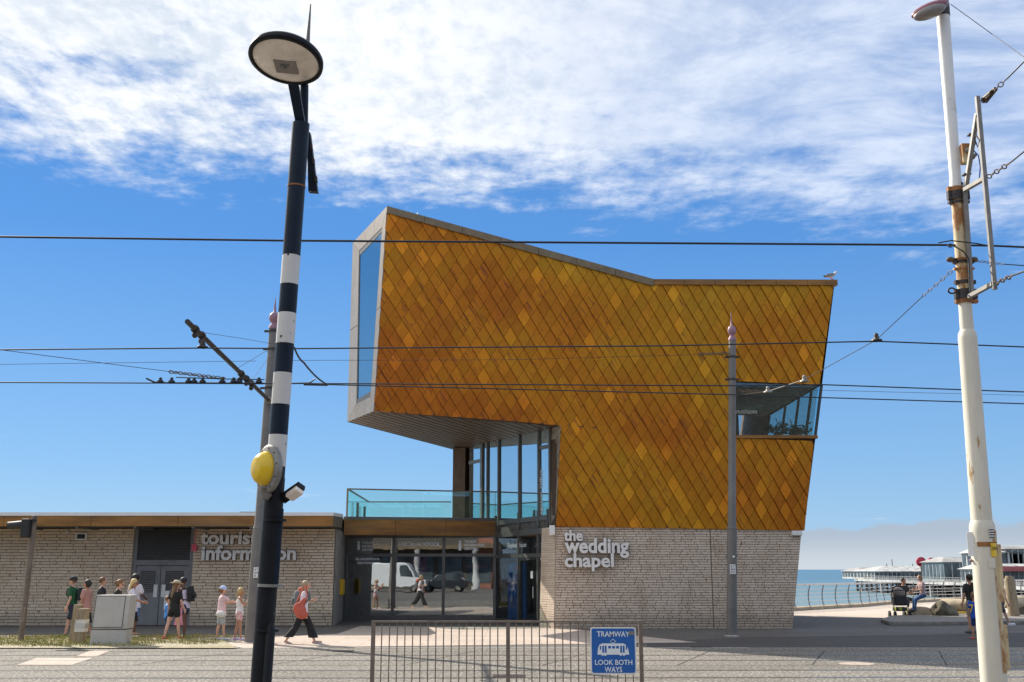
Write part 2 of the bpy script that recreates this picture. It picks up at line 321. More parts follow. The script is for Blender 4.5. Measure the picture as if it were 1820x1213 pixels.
# ------------------------------------------------------------------ mesh builder
class MB:
    def __init__(s): s.v = []; s.f = []; s.sm = []
    def add(s, vs, fs, smooth=False):
        o = len(s.v); s.v += [Vector(v) for v in vs]; s.f += [tuple(i+o for i in f) for f in fs]; s.sm += [smooth]*len(fs); return s
    def box(s, lo, hi):
        x0, y0, z0 = lo; x1, y1, z1 = hi
        return s.add([(x0, y0, z0), (x1, y0, z0), (x1, y1, z0), (x0, y1, z0), (x0, y0, z1), (x1, y0, z1), (x1, y1, z1), (x0, y1, z1)],
                     [(0, 3, 2, 1), (4, 5, 6, 7), (0, 1, 5, 4), (1, 2, 6, 5), (2, 3, 7, 6), (3, 0, 4, 7)])
    def obox(s, c, ax, ay, az):      # centre and three half-axis vectors
        c, ax, ay, az = map(Vector, (c, ax, ay, az))
        vs = [c+ax*i+ay*j+az*k for k in (-1, 1) for j in (-1, 1) for i in (-1, 1)]
        return s.add(vs, [(0, 2, 3, 1), (4, 5, 7, 6), (0, 1, 5, 4), (1, 3, 7, 5), (3, 2, 6, 7), (2, 0, 4, 6)])
    def prism(s, pts, off):          # polygon extruded by vector
        n = len(pts); off = Vector(off); vs = [Vector(p) for p in pts]+[Vector(p)+off for p in pts]
        return s.add(vs, [tuple(range(n-1, -1, -1)), tuple(range(n, 2*n))]+[(i, (i+1) % n, n+(i+1) % n, n+i) for i in range(n)])
    def poly(s, pts): return s.add(pts, [tuple(range(len(pts)))])
    def tube(s, pts, r, n=10, smooth=True, cap=True):
        pts = [Vector(p) for p in pts]; k = len(pts); rs = r if isinstance(r, (list, tuple)) else [r]*k
        vs = []; up0 = None
        for i, p in enumerate(pts):
            t = (pts[min(i+1, k-1)]-pts[max(i-1, 0)]).normalized()
            if up0 is None: up0 = t.orthogonal().normalized()
            a = (up0-t*up0.dot(t)).normalized(); up0 = a; b = t.cross(a)
            vs += [p+(a*cos(2*pi*j/n)+b*sin(2*pi*j/n))*rs[i] for j in range(n)]
        fs = [(i*n+j, i*n+(j+1) % n, (i+1)*n+(j+1) % n, (i+1)*n+j) for i in range(k-1) for j in range(n)]
        s.add(vs, fs, smooth)
        if cap: s.add(vs[:n], [tuple(range(n-1, -1, -1))]); s.add(vs[-n:], [tuple(range(n))])
        return s
    def ell(s, c, r, rot=None, nu=12, nv=8):
        c = Vector(c); rot = rot or Matrix.Identity(3); vs = [c+rot@Vector((0, 0, r[2]))]
        for i in range(1, nv):
            a = pi*i/nv
            vs += [c+rot@Vector((r[0]*sin(a)*cos(2*pi*j/nu), r[1]*sin(a)*sin(2*pi*j/nu), r[2]*cos(a))) for j in range(nu)]
        vs.append(c-rot@Vector((0, 0, r[2]))); L = len(vs)-1
        fs = [(0, 1+j, 1+(j+1) % nu) for j in range(nu)]
        fs += [(1+i*nu+j, 1+(i+1)*nu+j, 1+(i+1)*nu+(j+1) % nu, 1+i*nu+(j+1) % nu) for i in range(nv-2) for j in range(nu)]
        fs += [(L, 1+(nv-2)*nu+(j+1) % nu, 1+(nv-2)*nu+j) for j in range(nu)]
        return s.add(vs, fs, True)
    def caps(s, a, b, ra, rb, n=10):  # tapered capsule
        a, b = Vector(a), Vector(b); t = (b-a); L = t.length
        if L < 1e-6: return s.ell(a, (ra,)*3)
        t /= L; x = t.orthogonal().normalized(); y = t.cross(x); ps = []; rr = []
        for k in range(0, 4): an = pi/2*(1-k/3); ps.append(a-t*ra*sin(an)); rr.append(max(ra*cos(an), ra*.05))
        for k in range(0, 4): an = pi/2*(k/3); ps.append(b+t*rb*sin(an)); rr.append(max(rb*cos(an), rb*.05))
        vs = [p+(x*cos(2*pi*j/n)+y*sin(2*pi*j/n))*q for p, q in zip(ps, rr) for j in range(n)]
        k = len(ps); fs = [(i*n+j, i*n+(j+1) % n, (i+1)*n+(j+1) % n, (i+1)*n+j) for i in range(k-1) for j in range(n)]
        fs += [tuple(range(n-1, -1, -1)), tuple((k-1)*n+j for j in range(n))]
        return s.add(vs, fs, True)
    def loft(s, rings, n=14):         # rings: (centre, axis_x*rx, axis_y*ry)
        vs = [Vector(c)+Vector(ax)*cos(2*pi*j/n)+Vector(ay)*sin(2*pi*j/n) for c, ax, ay in rings for j in range(n)]
        k = len(rings); fs = [(i*n+j, i*n+(j+1) % n, (i+1)*n+(j+1) % n, (i+1)*n+j) for i in range(k-1) for j in range(n)]
        fs += [tuple(range(n-1, -1, -1)), tuple((k-1)*n+j for j in range(n))]
        return s.add(vs, fs, True)
    def lathe(s, c, axis, prof, n=20, smooth=True):  # prof: (radius, distance along axis)
        c = Vector(c); t = Vector(axis).normalized(); x = t.orthogonal().normalized(); y = t.cross(x)
        vs = [c+t*h+(x*cos(2*pi*j/n)+y*sin(2*pi*j/n))*max(r, 1e-4) for r, h in prof for j in range(n)]
        k = len(prof); fs = [(i*n+j, i*n+(j+1) % n, (i+1)*n+(j+1) % n, (i+1)*n+j) for i in range(k-1) for j in range(n)]
        return s.add(vs, fs, smooth)
    def build(s, name, m, parent=None, kind=None, remesh=None, bevel=0, fixn=True, shade=True):
        off = Vector(wloc.get(parent.name, (0, 0, 0))) if parent else Vector((0, 0, 0))
        me = bpy.data.meshes.new(name); me.from_pydata([v-off for v in s.v], [], s.f)
        me.polygons.foreach_set('use_smooth', s.sm); 
        if fixn:
            bm = bmesh.new(); bm.from_mesh(me); bmesh.ops.recalc_face_normals(bm, faces=bm.faces); bm.to_mesh(me); bm.free()
        o = bpy.data.objects.new(name, me); C.objects.link(o)
        if bevel:
            md = o.modifiers.new('b', 'BEVEL'); md.width = bevel; md.segments = 2; md.limit_method = 'ANGLE'
        if remesh:
            md = o.modifiers.new('r', 'REMESH'); md.mode = 'VOXEL'; md.voxel_size = remesh; md.use_smooth_shade = True
            sm2 = o.modifiers.new('s', 'SMOOTH'); sm2.factor = .5; sm2.iterations = 2
        if m: me.materials.append(M[m] if isinstance(m, str) else m)
        if parent: o.parent = parent; wloc[o.name] = off
        else: wloc[o.name] = Vector((0, 0, 0))
        if kind: o['kind'] = kind
        return o
wloc = {}
def tag(o, label, cat, group=None):
    o['label'] = label; o['category'] = cat
    if group: o['group'] = group
    return o
def empty(name, loc, label, cat, group=None):
    o = bpy.data.objects.new(name, None); C.objects.link(o); o.location = loc; wloc[o.name] = Vector(loc); o.empty_display_size = .2
    return tag(o, label, cat, group)

def text_mesh(body, size, extrude=0., offset=0., align='LEFT', shear=0.):
    cu = bpy.data.curves.new('t', 'FONT'); cu.body = body; cu.size = size; cu.extrude = extrude; cu.offset = offset; cu.align_x = align; cu.shear = shear
    cu.resolution_u = 3
    if extrude: cu.bevel_depth = 0
    o = bpy.data.objects.new('t', cu); C.objects.link(o)
    bpy.context.view_layer.update()
    me = bpy.data.meshes.new_from_object(o.evaluated_get(bpy.context.evaluated_depsgraph_get()))
    bpy.data.objects.remove(o); bpy.data.curves.remove(cu); return me
def maxx(me): return max((v.co.x for v in me.vertices), default=0.)
def text_at(name, body, origin, xdir, zdir, width, mt, parent=None, height=None, extrude=0., offset=0.):
    """flat text whose baseline starts at origin, runs along xdir; width in metres, optional cap height"""
    me = text_mesh(body, 1., extrude, offset)
    w = maxx(me); h = max(v.co.y for v in me.vertices)
    sx = width/w; sy = height/h if height else sx
    x = Vector(xdir).normalized(); zv = Vector(zdir).normalized(); n = x.cross(zv)
    off = wloc.get(parent.name, Vector((0, 0, 0))) if parent else Vector((0, 0, 0))
    for v in me.vertices: v.co = Vector(origin)+x*(v.co.x*sx)+zv*(v.co.y*sy)+n*v.co.z-off
    me.materials.clear(); me.materials.append(M[mt]); me.name = name
    o = bpy.data.objects.new(name, me); C.objects.link(o)
    if parent: o.parent = parent; wloc[o.name] = off
    return o
def letters(body, origin, size_w, mt, parent, extrude=.04, offset=.012, cap=None):
    """separate letters along +X on a wall facing -Y; size_w = full width"""
    full = text_mesh(body, 1.); W_ = maxx(full); hh = max(v.co.y for v in full.vertices)
    sx = size_w/W_; sz = cap/hh if cap else sx
    bar = maxx(text_mesh('|', 1.)); off = wloc[parent.name]
    for i, ch in enumerate(body):
        if ch == ' ': continue
        adv = maxx(text_mesh(body[:i]+'|', 1.))-bar if i else 0
        par = parent
        for nm, mt_, ex, of, yy in (('letter', mt, .015, offset, -.03), ('letter_edge', 'greypole', extrude, offset+.012, .03)):
            me = text_mesh(ch, 1., ex, of)
            for v in me.vertices: v.co = Vector(origin)+Vector(((v.co.x+adv)*sx, -v.co.z+yy, v.co.y*sz))-off
            me.materials.clear(); me.materials.append(M[mt_]); me.name = nm
            bm = bmesh.new(); bm.from_mesh(me); bmesh.ops.recalc_face_normals(bm, faces=bm.faces); bm.to_mesh(me); bm.free()
            o = bpy.data.objects.new(nm, me); C.objects.link(o); o.parent = par; wloc[o.name] = off; par = o

# ------------------------------------------------------------------ SETTING
RAILPX = [(1330, 1091), (1418, 1086), (1535, 1079), (1585, 1074), (1680, 1069), (1760, 1066), (1850, 1063), (1980, 1059)]
RAILPT = [G(*p) for p in RAILPX]
d0 = (RAILPT[1]-RAILPT[0]).normalized()
edge = [Vector((-300, 58, 0)), Vector((-20, 56.5, 0)), Vector((5, 54, 0))]+[p+Vector((-.1, .9, 0)) for p in RAILPT[1:]]
last = edge[-1]; edge += [last+Vector((40, 70, 0)), last+Vector((300, 300, 0))]
b = MB(); b.poly([(-300, -80, 0)]+[tuple(p) for p in edge]+[(340, -80, 0)][:0]+[(edge[-1].x, -80, 0)])
b.build('ground', 'asphalt', kind='structure')
b = MB()
for p, q in zip(edge[:-1], edge[1:]): b.add([p+Vector((0, 0, -.002)), q+Vector((0, 0, -.002)), q+Vector((0, 0, -6)), p+Vector((0, 0, -6))], [(0, 1, 2, 3)])
b.build('sea_wall', 'concrete', kind='structure')
b = MB(); b.poly([(-40000, 50, -5.5), (40000, 50, -5.5), (40000, 60000, -5.5), (-40000, 60000, -5.5)]); b.build('sea', 'sea', kind='structure')
# sunlit promenade strip along the edge
b = MB(); inner = [Vector((-300, 41, 0)), Vector((-20, 50.2, 0)), Vector((12, 46.6, 0)), G(1500, 1098), G(1600, 1099), G(1820, 1097), G(2200, 1092), edge[-1]+Vector((10, -60, 0))]
b.poly([p+Vector((0, 0, .004)) for p in inner]+[p+Vector((0, 0, .004)) for p in reversed(edge)]); b.build('promenade', 'prom', kind='structure')
# dark road strip right, tramway slab, pinkish paving, grass verge
b = MB(); b.poly([G(1150, 1150, .004), G(1150, 1141, .004), G(1330, 1133, .004), G(1600, 1129, .004), G(1820, 1125, .004), G(2300, 1118, .004), G(2500, 1150, .004)]); b.build('service_road', 'darkasphalt', kind='structure')
YT = 27.7
b = MB(); b.poly([(-60, 17.0, .004), (80, 17.0, .004), (80, 28.6, .004), (8, 27.9, .004), (2, YT, .004), (-60, YT, .004)]); b.build('tramway', 'tram', kind='structure')
b = MB(); b.poly([G(432, 1152.2, .008), G(1240, 1142, .008), G(1000, 1116, .008), G(640, 1113, .008), G(600, 1127, .008), G(440, 1135, .008), G(395, 1145, .008)]); b.build('entrance_paving', 'paving', kind='structure')
b = MB(); b.poly([(-60, YT, .03), G(420, 1152, .03), G(395, 1137, .03), G(300, 1134, .03), G(-60, 1131, .03), (-60, 31.5, .03)]); b.build('verge_soil', 'soil', kind='structure')
b = MB(); b.prism([(-60, YT, -.05), (-6.9, YT, -.05), (-6.9, YT-.14, -.05), (-60, YT-.14, -.05)], (0, 0, .075)); b.build('kerb', 'concrete', kind='structure')
b = MB(); b.prism([(-60, 32.4, 0), (-7.6, 32.2, 0), (-7.6, 32.32, 0), (-60, 32.52, 0)], (0, 0, .035)); b.build('kerb_edging', 'paving', kind='structure')
b = MB(); b.box((-6.3, YT+.0, 0), (2, YT+.13, .012)); b.box((2, YT+.02, 0), (6, YT+.12, .011)); b.build('kerb_strip', 'concrete', kind='structure')
# tram rails: head plus dark groove, gently curved
def curve_y(y0): return lambda x: y0 + .0009*(x+4)**2*(1 if x > -4 else -.3)
for y0 in (20.15, 21.6, 23.9, 25.35):
    f = curve_y(y0); xs = [-40+i*3 for i in range(34)]
    b = MB(); b2 = MB()
    for a, c in zip(xs[:-1], xs[1:]):
        b.add([(a, f(a)-.035, .009), (c, f(c)-.035, .009), (c, f(c)+.035, .009), (a, f(a)+.035, .009)], [(0, 1, 2, 3)])
        b2.add([(a, f(a)+.035, .0085), (c, f(c)+.035, .0085), (c, f(c)+.10, .0085), (a, f(a)+.10, .0085)], [(0, 1, 2, 3)])
        b2.add([(a, f(a)-.06, .0085), (c, f(c)-.06, .0085), (c, f(c)-.035, .0085), (a, f(a)-.035, .0085)], [(0, 1, 2, 3)])
    o = b.build('tram_rail', 'rail', kind='structure'); b2.build('rail_groove', 'railgroove', o)
b = MB()
for y0, w in ((22.7, .03), (26.6, .035), (18.7, .03)):
    f = curve_y(y0)
    for a in range(-40, 60, 3): b.add([(a, f(a), .0082), (a+3, f(a+3), .0082), (a+3, f(a+3)+w, .0082), (a, f(a)+w, .0082)], [(0, 1, 2, 3)])
for x in (-16.2, -13.4, -10.6, -7.9, -5.1, -2.3, .6, 3.4, 6.2, 9, 11.8, 14.6):
    b.add([(x, 22.75, .0078), (x+.03, 22.75, .0078), (x+1.4, 26.6, .0078), (x+1.37, 26.6, .0078)], [(0, 1, 2, 3)])
b.build('slab_joint', 'railgroove', kind='structure')
b = MB(); b.poly([G(30, 1182, .0088), G(66, 1169.6, .0088), G(165, 1169.6, .0088), G(128, 1182, .0088)]); b.poly([G(135, 1167, .0088), G(160, 1157, .0088), G(195, 1157, .0088), G(172, 1167, .0088)])
b.build('concrete_patch', 'paving', kind='structure')
def disc(c, rx, ry, z, n=24): return [(c.x+rx*cos(2*pi*i/n), c.y+ry*sin(2*pi*i/n), z) for i in range(n)]
c = G(1523, 1181); b = MB(); b.prism(disc(c, .36, .36, .0), (0, 0, .013)); tag(b.build('manhole_cover', 'paving'), 'pale round manhole cover set in the tramway at right', 'manhole cover')

# grass blades on verge
b = MB(); rg = random.Random(3)
poly_y0, xs0 = YT+.08, -24
clumps = [(rg.uniform(-22, -7.9), rg.uniform(YT+.15, 32.1), rg.uniform(.2, .7)) for _ in range(230)]
for cx, cy, cr in clumps:
    for _ in range(int(150*cr)):
        a = rg.uniform(0, 2*pi); r_ = cr*sqrt(rg.random()); x = cx+r_*cos(a)*1.5; y = min(max(cy+r_*sin(a)*.7, YT+.06), 32.2)
        if x > -7.75: continue
        h = rg.uniform(.03, .11)*(1.6 if rg.random() < .05 else 1); an = rg.uniform(0, pi); w = rg.uniform(.006, .013); lx, ly = rg.uniform(-.05, .05), rg.uniform(-.05, .05)
        dx, dy = cos(an)*w, sin(an)*w
        b.add([(x-dx, y-dy, .028), (x+dx, y+dy, .028), (x+lx*.4, y+ly*.4, .03+h*.6), (x+lx, y+ly, .03+h)], [(0, 1, 2), (0, 2, 3)])
b.build('grass', 'grass', kind='stuff', fixn=False)

# ------------------------------------------------------------------ brick laying
def lay_bricks(thing, wall, x0f, x1f, z0, z1, Y, course, lens, mt, gap=.019, top=None, holes=(), seed=1, cap=300, dist=0):
    rg = random.Random(seed); rows = int((z1-z0)/course); course = (z1-z0)/rows; pcs = []
    for r in range(rows):
        za, zb = z0+r*course, z0+(r+1)*course
        xa, xb = (x0f(za)+x0f(zb))/2, (x1f(za)+x1f(zb))/2
        spans = [(xa, xb)]
        for (hx0, hx1, hz0, hz1) in holes:
            if zb > hz0+.02 and za < hz1-.02:
                n2 = []
                for a, c in spans:
                    if hx0 > a and hx1 < c: n2 += [(a, hx0), (hx1, c)]
                    elif hx1 <= a or hx0 >= c: n2.append((a, c))
                    elif hx0 <= a: n2.append((hx1, c))
                    else: n2.append((a, hx0))
                spans = n2
        for a, c in spans:
            x = a; first = True
            while x < c-.02:
                L = rg.choice(lens)*(rg.uniform(.3, 1) if first else 1); first = False; L = round(L/.02)*.02
                if x+L > c-.08: L = c-x
                pcs.append((x+gap/2, x+L-gap/2, za+gap/2, zb-gap/2, Y-rg.choice((0, .003, .005, .009)))); x += L
    pcs = [p for p in pcs if p[1]-p[0] > .015]
    pcs.sort(key=lambda p: ((p[0]+p[1])/2)**2+((p[2]+p[3])/2-CAMH)**2-(4 if p[1]-p[0] > .3 else 0))
    pcs_in = [p for p in pcs if abs((p[0]+p[1])/2/Y) < .5]; pcs_out = [p for p in pcs if abs((p[0]+p[1])/2/Y) >= .5]
    cache = {}; off = wloc[thing.name]; rest = MB()
    for k, p in enumerate(pcs_in+pcs_out):
        w, h = p[1]-p[0], p[3]-p[2]
        if k < cap and k < len(pcs_in):
            key = (round(w, 3), round(h, 3))
            if key not in cache:
                m_ = MB(); bv = .004; m_.add([(0, .05, 0), (w, .05, 0), (w, .05, h), (0, .05, h), (0, bv, 0), (w, bv, 0), (w, bv, h), (0, bv, h), (bv, 0, bv), (w-bv, 0, bv), (w-bv, 0, h-bv), (bv, 0, h-bv)],
                    [(8, 9, 10, 11), (4, 5, 9, 8), (5, 6, 10, 9), (6, 7, 11, 10), (7, 4, 8, 11), (0, 1, 5, 4), (1, 2, 6, 5), (2, 3, 7, 6), (3, 0, 4, 7)])
                me = bpy.data.meshes.new('brick'); me.from_pydata([tuple(v) for v in m_.v], [], m_.f); me.materials.append(M[mt]); cache[key] = me
            o = bpy.data.objects.new('brick', cache[key]); C.objects.link(o); o.parent = wall; o.location = Vector((p[0], p[4], p[2]))-off
        else:
            x0, x1, za, zb, y = p
            rest.add([(x0, y+.05, za), (x1, y+.05, za), (x1, y+.05, zb), (x0, y+.05, zb), (x0, y, za), (x1, y, za), (x1, y, zb), (x0, y, zb)], [(4, 5, 6, 7), (0, 1, 5, 4), (1, 2, 6, 5), (2, 3, 7, 6), (3, 0, 4, 7)])
    rest.build('brickwork', mt, wall, kind='stuff', fixn=False)

# ------------------------------------------------------------------ LOW BUILDING (left)
YW, YF = 38.6, 36.7
ZW = P(300, 940, YW).z; XR = P(590, 1112, YW).x
ZF0 = P(300, 934.5, YF).z; ZF1 = P(300, 917, YF).z; ZF2 = P(300, 911, YF).z
xd0, xd1 = P(231, 1050, YW).x, P(339, 1050, YW).x
low = empty('low_building', (-14, YW, 0), 'long single storey pale brick building with copper fascia and overhanging flat roof', 'building')
b = MB(); b.box((-32, YW+.055, 0), (xd0, YW+.35, ZW)); b.box((xd1, YW+.055, 0), (XR-.0, YW+.35, ZW)); b.box((xd0, YW+.2, 0), (xd1, YW+.35, ZW))
wall = b.build('wall', 'mortar', low)
lay_bricks(low, wall, lambda z: -32, lambda z: XR, .0, ZW, YW, .105, (.44, .5, .56, .6, .36), 'brick', holes=[(xd0, xd1, -1, 9)], seed=5)
b = MB(); b.prism([(XR+.02, YW, 0), (XR+.02, YW+.4, 0), (P(612, 1050, 43.3).x, 43.4, 0), (P(612, 1050, 43.3).x, 43, 0)][:3], (0, 0, ZW)); b.build('return_wall', 'concrete', low)
b = MB(); b.box((-32, 50, 0), (-6.6, 50.2, ZW)); b.box((-32.2, YW, 0), (-32, 50, ZW)); b.build('rear_wall', 'concrete', low)
xe = P(592, 925, YF).x
b = MB(); b.prism([(-32.5, YF+.05, ZF0), (xe, YF+.05, ZF0), (xe+.12, YF+1.2, ZF0), (-6.75, 42.4, ZF0), (-7.2, 51, ZF0), (-32.5, 51, ZF0)], (0, 0, .06)); b.build('soffit', 'louver', low)
b = MB(); b.prism([(-32.5, YF, ZF1), (xe, YF, ZF1), (xe+.14, YF+1.2, ZF1), (-6.72, 42.4, ZF1), (-7.2, 51, ZF1), (-32.5, 51, ZF1)], (0, 0, ZF2-ZF1)); b.build('roof', 'white', low)
xs = [-32.5+i*3.0 for i in range(20)]; xs = [x for x in xs if x < xe-1]+[xe]
for a, c in zip(xs[:-1], xs[1:]):
    b = MB(); b.box((a+.006, YF+.02, ZF0-.02), (c-.006, YF+.05, ZF1-.003)); b.build('fascia_panel', 'copper', low)
b = MB(); b.prism([(xe, YF+.02, ZF0-.02), (xe+.13, YF+1.2, ZF0-.02), (xe+.13, YF+1.2, ZF1-.003), (xe, YF+.02, ZF1-.003)], (-.04, .02, 0)); b.build('fascia_panel', 'coping', low)
for x in range(-31, -7, 2):
    b = MB(); b.box((x-.05, YF+.1, ZF0-.09), (x+.05, YW, ZF0-.002)); b.build('soffit_beam', 'louver', low)
b = MB(); b.box((P(432, 907, 40).x, 39.5, ZF2), (P(462, 907, 40).x, 40.1, ZF2+.17)); b.build('roof_vent', 'coping', low)
# doors and louvre
yd = YW+.12
frame = MB(); zt = P(285, 996, yd).z; zl = ZW-.02
frame.box((xd0, yd-.06, 0), (xd0+.13, yd+.05, zl)); frame.box((xd1-.13, yd-.06, 0), (xd1, yd+.05, zl)); frame.box((xd0+.13, yd-.06, zt-.18), (xd1-.13, yd+.05, zt))
frame.build('door_frame', 'doorgrey', low)
lv = MB(); lv.box((xd0+.13, yd+.04, zt), (xd1-.13, yd+.06, zl)); lvo = lv.build('louvre', 'blackframe', low)
n = 20; hh = (zl-zt)/n
for i in range(n):
    z = zt+i*hh; b = MB(); b.prism([(xd0+.13, yd+.03, z+hh*.95), (xd0+.13, yd-.05, z+hh*.25), (xd0+.13, yd-.05, z+hh*.05), (xd0+.13, yd+.03, z+hh*.75)], (xd1-xd0-.26, 0, 0)); b.build('slat', 'louver', lvo)
xm = P(284, 1050, yd).x
for k, (a, c) in enumerate(((xd0+.13, xm), (xm, xd1-.13))):
    a += .012; c -= .012; dz = zt-.2; lo, hi = dz-.95, dz-.18
    b = MB(); b.box((a, yd-.03, 0.02), (a+.16, yd+.02, dz)); b.box((c-.16, yd-.03, .02), (c, yd+.02, dz)); b.box((a+.16, yd-.03, .02), (c-.16, yd+.02, lo)); b.box((a+.16, yd-.03, hi), (c-.16, yd+.02, dz))
    d_ = b.build('door', 'doorgrey', low)
    for i in range(10):
        z = lo+i*(hi-lo)/10; q = MB(); q.prism([(a+.16, yd+.02, z+.075), (a+.16, yd-.025, z+.03), (a+.16, yd-.025, z+.01), (a+.16, yd+.02, z+.055)], (c-a-.32, 0, 0)); q.build('slat', 'louver', d_)
    q = MB(); hx = (c-.13 if k == 0 else a+.13); q.box((hx-.07, yd-.055, .98), (hx+.07, yd-.032, 1.42)); q.build('push_plate', 'stainless', d_)
b = MB(); sx0 = P(287, 1060, yd).x+.12; b.box((sx0, yd-.045, .55), (sx0+.6, yd-.031, 1.2)); sg = b.build('door_sign', 'signwhite'); tag(sg, 'white notice on grey double door reading no parking in front of these doors', 'sign')
for i, t in enumerate(('NO PARKING', 'IN FRONT OF', 'THESE DOORS')): text_at('notice_text', t, (sx0+.05, yd-.049, .82-i*.1), (1, 0, 0), (0, 0, 1), .5, 'ink', sg, .065)
q = MB(); q.lathe((sx0+.3, yd-.047, 1.04), (0, -1, 0), [(.09, 0), (.09, .004), (.11, .004), (.11, 0)], 24); q.build('symbol', 'ink', sg)
# wall fittings
p = P(146, 954, YW-.01); t = empty('wall_light', p, 'small cream framed floodlight high on brick wall left of the louvre', 'wall light')
b = MB(); b.box(p+Vector((-.2, -.1, -.13)), p+Vector((.2, 0, .13))); b.build('housing', 'white', t); b = MB(); b.box(p+Vector((-.14, -.115, -.08)), p+Vector((.14, -.098, .08))); b.build('lens', 'ink', t)
p = P(121, 945, YW-.01); b = MB(); b.lathe(p, (0, -1, -.4), [(0, .12), (.05, .1), (.06, .04), (.03, 0)], 12); tag(b.build('security_camera', 'white'), 'tiny round white dome sensor under the roof overhang', 'sensor')
p = P(346, 974, YW-.01); b = MB(); b.box(p+Vector((-.09, -.08, -.12)), p+Vector((.09, 0, .12))); b.tube([p+Vector((0, -.03, .1)), p+Vector((.02, -.03, .8))], .015); tag(b.build('alarm_box', 'pinkred'), 'small red alarm box on brick beside the grey doors', 'alarm')
t = empty('wall_sign', P(355, 990, YW), 'raised metal letters reading tourist information on the pale brick', 'sign')
yl = YW-.1
p0, p1 = P(357, 967, yl), P(448+22, 967, yl); letters('tourist', (p0.x, yl, p0.z), P(457, 967, yl).x-p0.x, 'letter', t, .045, .03, cap=P(357, 946, yl).z-p0.z)
p0 = P(357, 995, yl); letters('information', (p0.x, yl, p0.z), P(525, 995, yl).x-p0.x, 'letter', t, .045, .03, cap=P(357, 971, yl).z-p0.z)
# yellow box + small white light on return wall
p = P(605, 1044, 41.0); b = MB(); b.box(p+Vector((-.14, -.22, -.3)), p+Vector((.14, .22, .3))); tag(b.build('yellow_box', 'boxyellow', bevel=.05), 'yellow wall box beside the shop window at left', 'box')

# ------------------------------------------------------------------ ENTRANCE (glazed link)
ent = empty('glazed_entrance', (0, 43, 0), 'glass fronted tourist information centre entrance under copper fascia and glass balcony', 'shopfront')
gA, gB = Vector((1.37, 37.4, 0)), Vector((-1.83, 45.6, 0)); gd = (gB-gA).normalized(); gn = Vector((gd.y, -gd.x, 0)); gn = gn if gn.x < 0 else -gn
def onG(px, py): return hit(px, py, gA, gn)
sR = onG(881, 1050); sL = P(612, 1050, 42.75); sd = Vector((sR.x-sL.x, sR.y-sL.y, 0)).normalized(); sn = Vector((sd.y, -sd.x, 0)); sn = sn if sn.y < 0 else -sn
def onS(px, py): return hit(px, py, sL, sn)
Z3 = Vector((0, 0, 1))
def vbar(m_, p, z0, z1, w, d, along, nrm): m_.obox(Vector((p.x, p.y, (z0+z1)/2)), along*w/2, nrm*d/2, Z3*((z1-z0)/2))
ztop = onS(750, 952).z; ztr = onS(750, 987).z
b = MB()
for px in (614, 698, 788, 879): q = onS(px, 1050); vbar(b, q, 0, ztop, .11, .14, sd, sn)
mid = (onS(614, 1050)+onS(879, 1050))/2; Ls = (onS(879, 1050)-onS(614, 1050)).xy.length
for z, h in ((ztop-.05, .1), (ztr, .12), (.06, .24)): b.obox(Vector((mid.x, mid.y, z)), sd*(Ls/2), sn*.06, Z3*h/2)
b.build('window_frame', 'darkframe', ent)
for a, c in ((614, 698), (698, 788), (788, 879)):
    p, q = onS(a, 1050), onS(c, 1050)
    for z0, z1 in ((.18, ztr-.06), (ztr+.06, ztop-.1)):
        b = MB(); m_ = (p+q)/2; b.obox(Vector((m_.x, m_.y, (z0+z1)/2)), (q-p)*.5-sd*.055, sn*.008, Z3*((z1-z0)/2)); b.build('pane', 'glass', ent)
# canopy/balcony fascia
cR = onG(882, 940)+Vector((-.02, 0, 0)); cL = P(611, 940, 41.3); cR.z = cL.z = 0; cd = (cR-cL).normalized(); cn = Vector((cd.y, -cd.x, 0)); cn = cn if cn.y < 0 else -cn
def onC(px, py): return hit(px, py, cL, cn)
zc0, zc1 = onC(750, 952).z, onC(750, 925).z
segs = 3
for i in range(segs):
    a, c = cL.lerp(cR, i/segs), cL.lerp(cR, (i+1)/segs); m_ = (a+c)/2
    b = MB(); b.obox(Vector((m_.x, m_.y, (zc0+zc1)/2)), (c-a)*.5-cd*.006, cn*.02, Z3*(zc1-zc0)/2); b.build('fascia_panel', 'copper', ent)
b = MB(); b.prism([cL+Z3*zc1-cn*.03, cR+Z3*zc1-cn*.03, Vector((gB.x, gB.y, zc1)), Vector((-7.2, 50, zc1)), Vector((-7.6, 44, zc1))], (0, 0, .12)); b.build('balcony_floor', 'darkframe', ent)
b = MB(); b.prism([cL+Z3*(zc0+.02)-cn*.03, cR+Z3*(zc0+.02)-cn*.03, sR+Z3*(zc0+.02-sR.z), Vector((sL.x, sL.y+.1, zc0+.02))], (0, 0, .05)); b.build('soffit', 'louver', ent)
b = MB(); b.prism([Vector((sL.x, sL.y+.05, ztop-.01)), Vector((sR.x, sR.y+.05, ztop-.01)), Vector((sR.x, sR.y+.05, zc1)), Vector((sL.x, sL.y+.05, zc1))], (0, .1, 0)); b.build('header', 'darkframe', ent)
